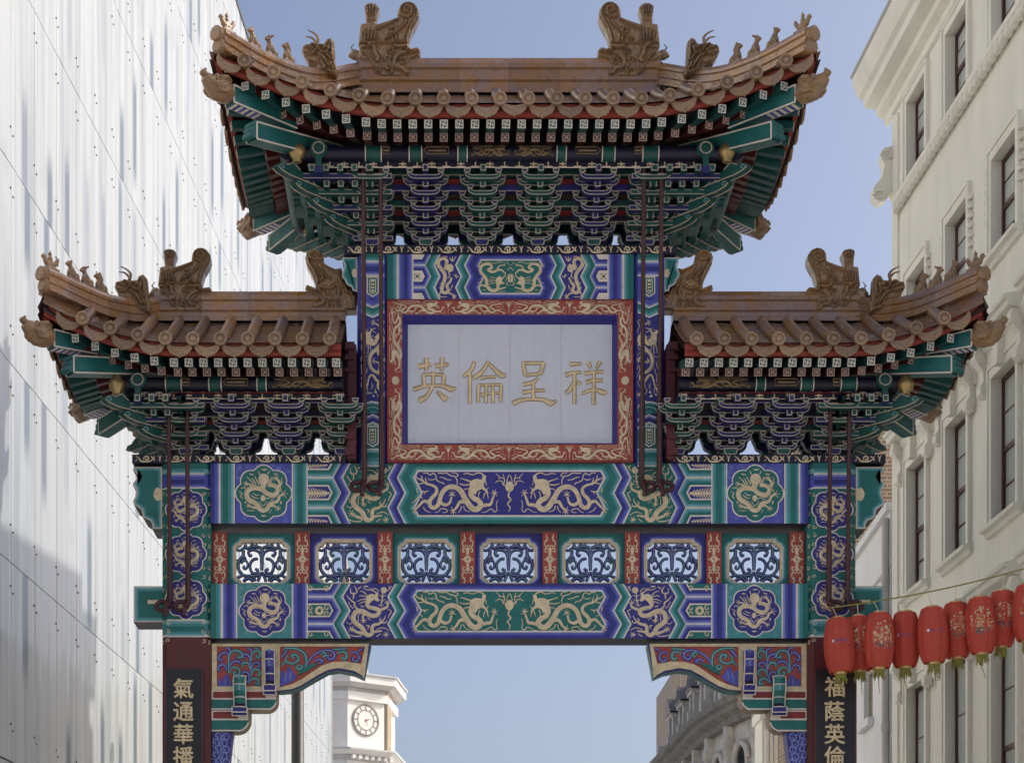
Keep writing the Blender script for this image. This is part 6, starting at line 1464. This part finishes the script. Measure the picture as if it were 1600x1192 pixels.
m = MB(); m.add([onf(2*math.pi*i/16,.075,.06) for i in range(16)], [tuple(range(16))], hand); m.obj("hub", ck)
m = MB(); cs = Vector((GX(541,YT+3.5)-GX(543,YT), 3.2, 0)); z0, z1 = tz(1052), CZ+(PY-868)/sc_(YT+3.2); r0 = 1.75
vs = [(cs.x+r0*math.cos(R(22.5+45*k)),cs.y+r0*math.sin(R(22.5+45*k)),z0) for k in range(8)]+[(cs.x,cs.y,z1)]; m.add(vs, [(k,(k+1)%8,8) for k in range(8)], TAN); m.obj("spire", ct)

# ---- dark street pole
pl = thing("street_pole", "dark grey steel street pole standing behind the left spandrel of the gate", "pole", tuple(Vector((GX(465,8),8,0))))
m = MB(); m.lathe([(.16,0),(.16,.6),(.107,.65),(.105,8.9),(.06,8.95)], (0,0,0), DARKM, 18); m.obj("shaft", pl); m = MB(); m.tube([(0,0,8.7),(.2,0,9.1),(.7,0,9.25)], .045, DARKM, 8); m.obj("arm", pl)

# ---- string of red lanterns
FAB = bpy.data.materials.new("red_lantern_fabric"); FAB.use_nodes = True; n_ = FAB.node_tree; p_ = n_.nodes["Principled BSDF"]; out = [q for q in n_.nodes if q.type == 'OUTPUT_MATERIAL'][0]
tr = n_.nodes.new("ShaderNodeBsdfTranslucent"); ms = n_.nodes.new("ShaderNodeMixShader"); ms.inputs[0].default_value = .35; wv = n_.nodes.new("ShaderNodeTexNoise"); wv.inputs['Scale'].default_value = 9; tc = n_.nodes.new("ShaderNodeTexCoord"); mp = n_.nodes.new("ShaderNodeMapping"); mp.inputs['Scale'].default_value = (1,1,6); n_.links.new(tc.outputs['Object'], mp.inputs[0]); n_.links.new(mp.outputs[0], wv.inputs[0])
rp = n_.nodes.new("ShaderNodeMix"); rp.data_type = 'RGBA'; rp.inputs[6].default_value = (.56,.078,.052,1); rp.inputs[7].default_value = (.74,.125,.085,1); n_.links.new(wv.outputs[0], rp.inputs[0]); n_.links.new(rp.outputs[2], p_.inputs['Base Color']); n_.links.new(rp.outputs[2], tr.inputs[0]); p_.inputs['Roughness'].default_value = .7
n_.links.new(p_.outputs[0], ms.inputs[1]); n_.links.new(tr.outputs[0], ms.inputs[2]); n_.links.new(ms.outputs[0], out.inputs[0])
TASS = mat("olive_gold_tassel", (.36,.34,.07), .6, .2, scale=30); CAP = mat("bright_gold_cap", (.65,.48,.20), .3, .1, metal=.6)
FLW = [mat("print_orange", (.65,.25,.08), .7), mat("print_cream", (.72,.60,.42), .7), mat("print_pink", (.62,.22,.20), .7), mat("print_teal", (.10,.16,.18), .7)]
PBL = mat("print_blue", (.12,.10,.34), .6)
HL, RL = .655, .184
def lprof(t): return RL*(.36+.64*math.sin(math.pi*(.05+.90*t))**.38)
def lbody():
    b = MB(); NS, NR = 64, 16; vs = []
    for j in range(NR+1):
        t = j/NR
        for k in range(NS):
            a = 2*math.pi*k/NS; g_ = 1-.065*abs(math.cos(4*a))**10; r_ = lprof(t)*g_; vs.append((r_*math.cos(a),r_*math.sin(a),-HL+HL*t))
    b.add(vs, [(j*NS+k,j*NS+(k+1)%NS,(j+1)*NS+(k+1)%NS,(j+1)*NS+k) for j in range(NR) for k in range(NS)], FAB, True); return b.mesh("lantern_body")
LB = lbody()
cpm = MB(); cpm.lathe([(.075,-.02),(.08,.0),(.08,.025),(.07,.03)], (0,0,0), CAP, 16, False); LC = cpm.mesh("lantern_cap")
def tassel(seed):
    b = MB(); r_ = random.Random(seed)
    for k in range(16):
        a = 2*math.pi*k/16; x, y = .055*math.cos(a), .055*math.sin(a); q = r_.uniform(.9,1.5); L = r_.uniform(.09,.14)
        b.tube([(x,y,0),(x*1.05,y*1.05,-L*.5),(x*q+r_.uniform(-.02,.02),y*q,-L)], [.012,.011,.005], TASS, 5)
    b.tube([(0,0,0),(r_.uniform(-.02,.02),0,-.16),(r_.uniform(-.03,.04),0,-.30)], [.008,.006,.004], TASS, 5)
    return b.mesh("tassel")
TS = [tassel(i) for i in range(3)]
def onl(a, t, e): r_ = lprof(t)*(1-.065*abs(math.cos(4*a))**10)+e; return (r_*math.cos(a), r_*math.sin(a), -HL+HL*t)
def floral(seed, a0):
    b = MB(); r_ = random.Random(seed)
    for k in range(240):
        rr, th = r_.random()**.65*.15, r_.random()*2*math.pi; u, v = rr*math.cos(th), rr*math.sin(th)*1.15; s = r_.uniform(.007,.016); mm = FLW[3] if v < -.09 and r_.random() < .7 else FLW[r_.choice([0,0,1,1,2])]
        P = []
        for q in range(6): an = q*math.pi/3+th; P.append(onl(a0+(u+s*math.cos(an))/RL, .56+(v+s*math.sin(an)*.7)/HL, .003+.0012*(k%5)))
        b.add(P, [tuple(range(6))], mm)
    return b.mesh("flower_print")
def logo(a0):
    b = MB(); P = [onl(a0-.55+.09*math.cos(q*math.pi/6), .55+.032*math.sin(q*math.pi/6), .003) for q in range(12)]; b.add(P, [tuple(range(12))], mat("print_white", (.75,.75,.8), .6) if "print_white" not in MATS else MATS["print_white"])
    r_ = random.Random(4); a = a0-.36
    for k in range(9):
        wq = r_.uniform(.045,.075); hh = .020 if k%3 else .028
        for (x0, x1, y0, y1) in ((0,wq,hh*.7,hh),(0,.022,-hh,hh),(0,wq,-hh*.15,hh*.15)) if k%2 else ((0,.022,-hh,hh),(wq-.022,wq,-hh,hh),(0,wq,-hh,-hh*.7)):
            b.add([onl(a+x0,.55+y0,.004),onl(a+x1,.55+y0,.004),onl(a+x1,.55+y1,.004),onl(a+x0,.55+y1,.004)], [(0,1,2,3)], PBL)
        a += wq+.03
    return b.mesh("blue_print")
LT = [(1309,965.5,'l',.0),(1341,962,'f',.05),(1374,957,'f',-.1),(1414.5,955.6,'l',.0),(1456,948.6,'l',.1),(1493,941,'f',.1),(1531,932.7,'f',-.35),(1567,923,'f',.0),(1606,913,'f',-.15)]
LAB = ["red lantern overlapping the gate post, first on the string, with blue lettering", "red lantern with flower print second along from the gate post", "red lantern with flower print between a flowered one and a blue lettered one", "red lantern with blue lettering next to a flowered one, fourth from the gate post", "red lantern with blue lettering, fifth along the string from the gate post", "red lantern with flower print beside the last blue lettered lantern, sixth along the string", "red lantern with flower print turned aside, seventh along the string from the gate post", "red lantern with flower print, eighth along the string from the gate post", "red lantern with flower print cut by the edge, ninth from the gate post"]
def cordpt(f):
    A, B = W(1290,950,-.32), Vector((7.12,-1.1,7.66)); p = A.lerp(B,f); p.z -= .10*4*f*(1-f); return p
for i, (px, py, kind, a) in enumerate(LT):
    Y = -.52-.05*i+(.11 if i%2 else -.11); p = W(px, py+2, Y)
    l = thing("red_lantern", LAB[i], "lantern", tuple(p), "red lanterns strung from the gate post"); tl = (rnd.uniform(-.04,.04), rnd.uniform(-.05,.03), rnd.uniform(-.1,.1)); l.rotation_euler = tl
    put("lantern_body", LB, l, None, (0,0,.3*i)); put("cap", LC, l); put("tassel", TS[i%3], l, (0,0,-HL-.005)); put("cap", LC, l, (0,0,-HL))
    if kind == 'f': put("flower_print", floral(i, R(-90)+a+.12), l)
    else: put("blue_print", logo(R(-90)+a-.1), l)
    best = min((cordpt(k/200) for k in range(201)), key=lambda q: abs(q.x-p.x))
    th = MB(); q = Vector((best.x-p.x,best.y-p.y,best.z-p.z)); th.tube([(0,0,.02), tuple(q)], .005, CREAM, 5); o = th.obj("thread", l); o.rotation_euler = (Matrix.Rotation(0,4,'Z')).to_euler(); o.matrix_local = l.rotation_euler.to_matrix().to_4x4().inverted()
cd = thing("lantern_cord", "thin olive cord rising from the gate post across the lanterns", "cord", tuple(cordpt(0)))
m = MB(); b0 = cordpt(0); m.tube([tuple(cordpt(k/40)-b0) for k in range(41)], .009, TASS, 6); o = m.obj("cord", cd)
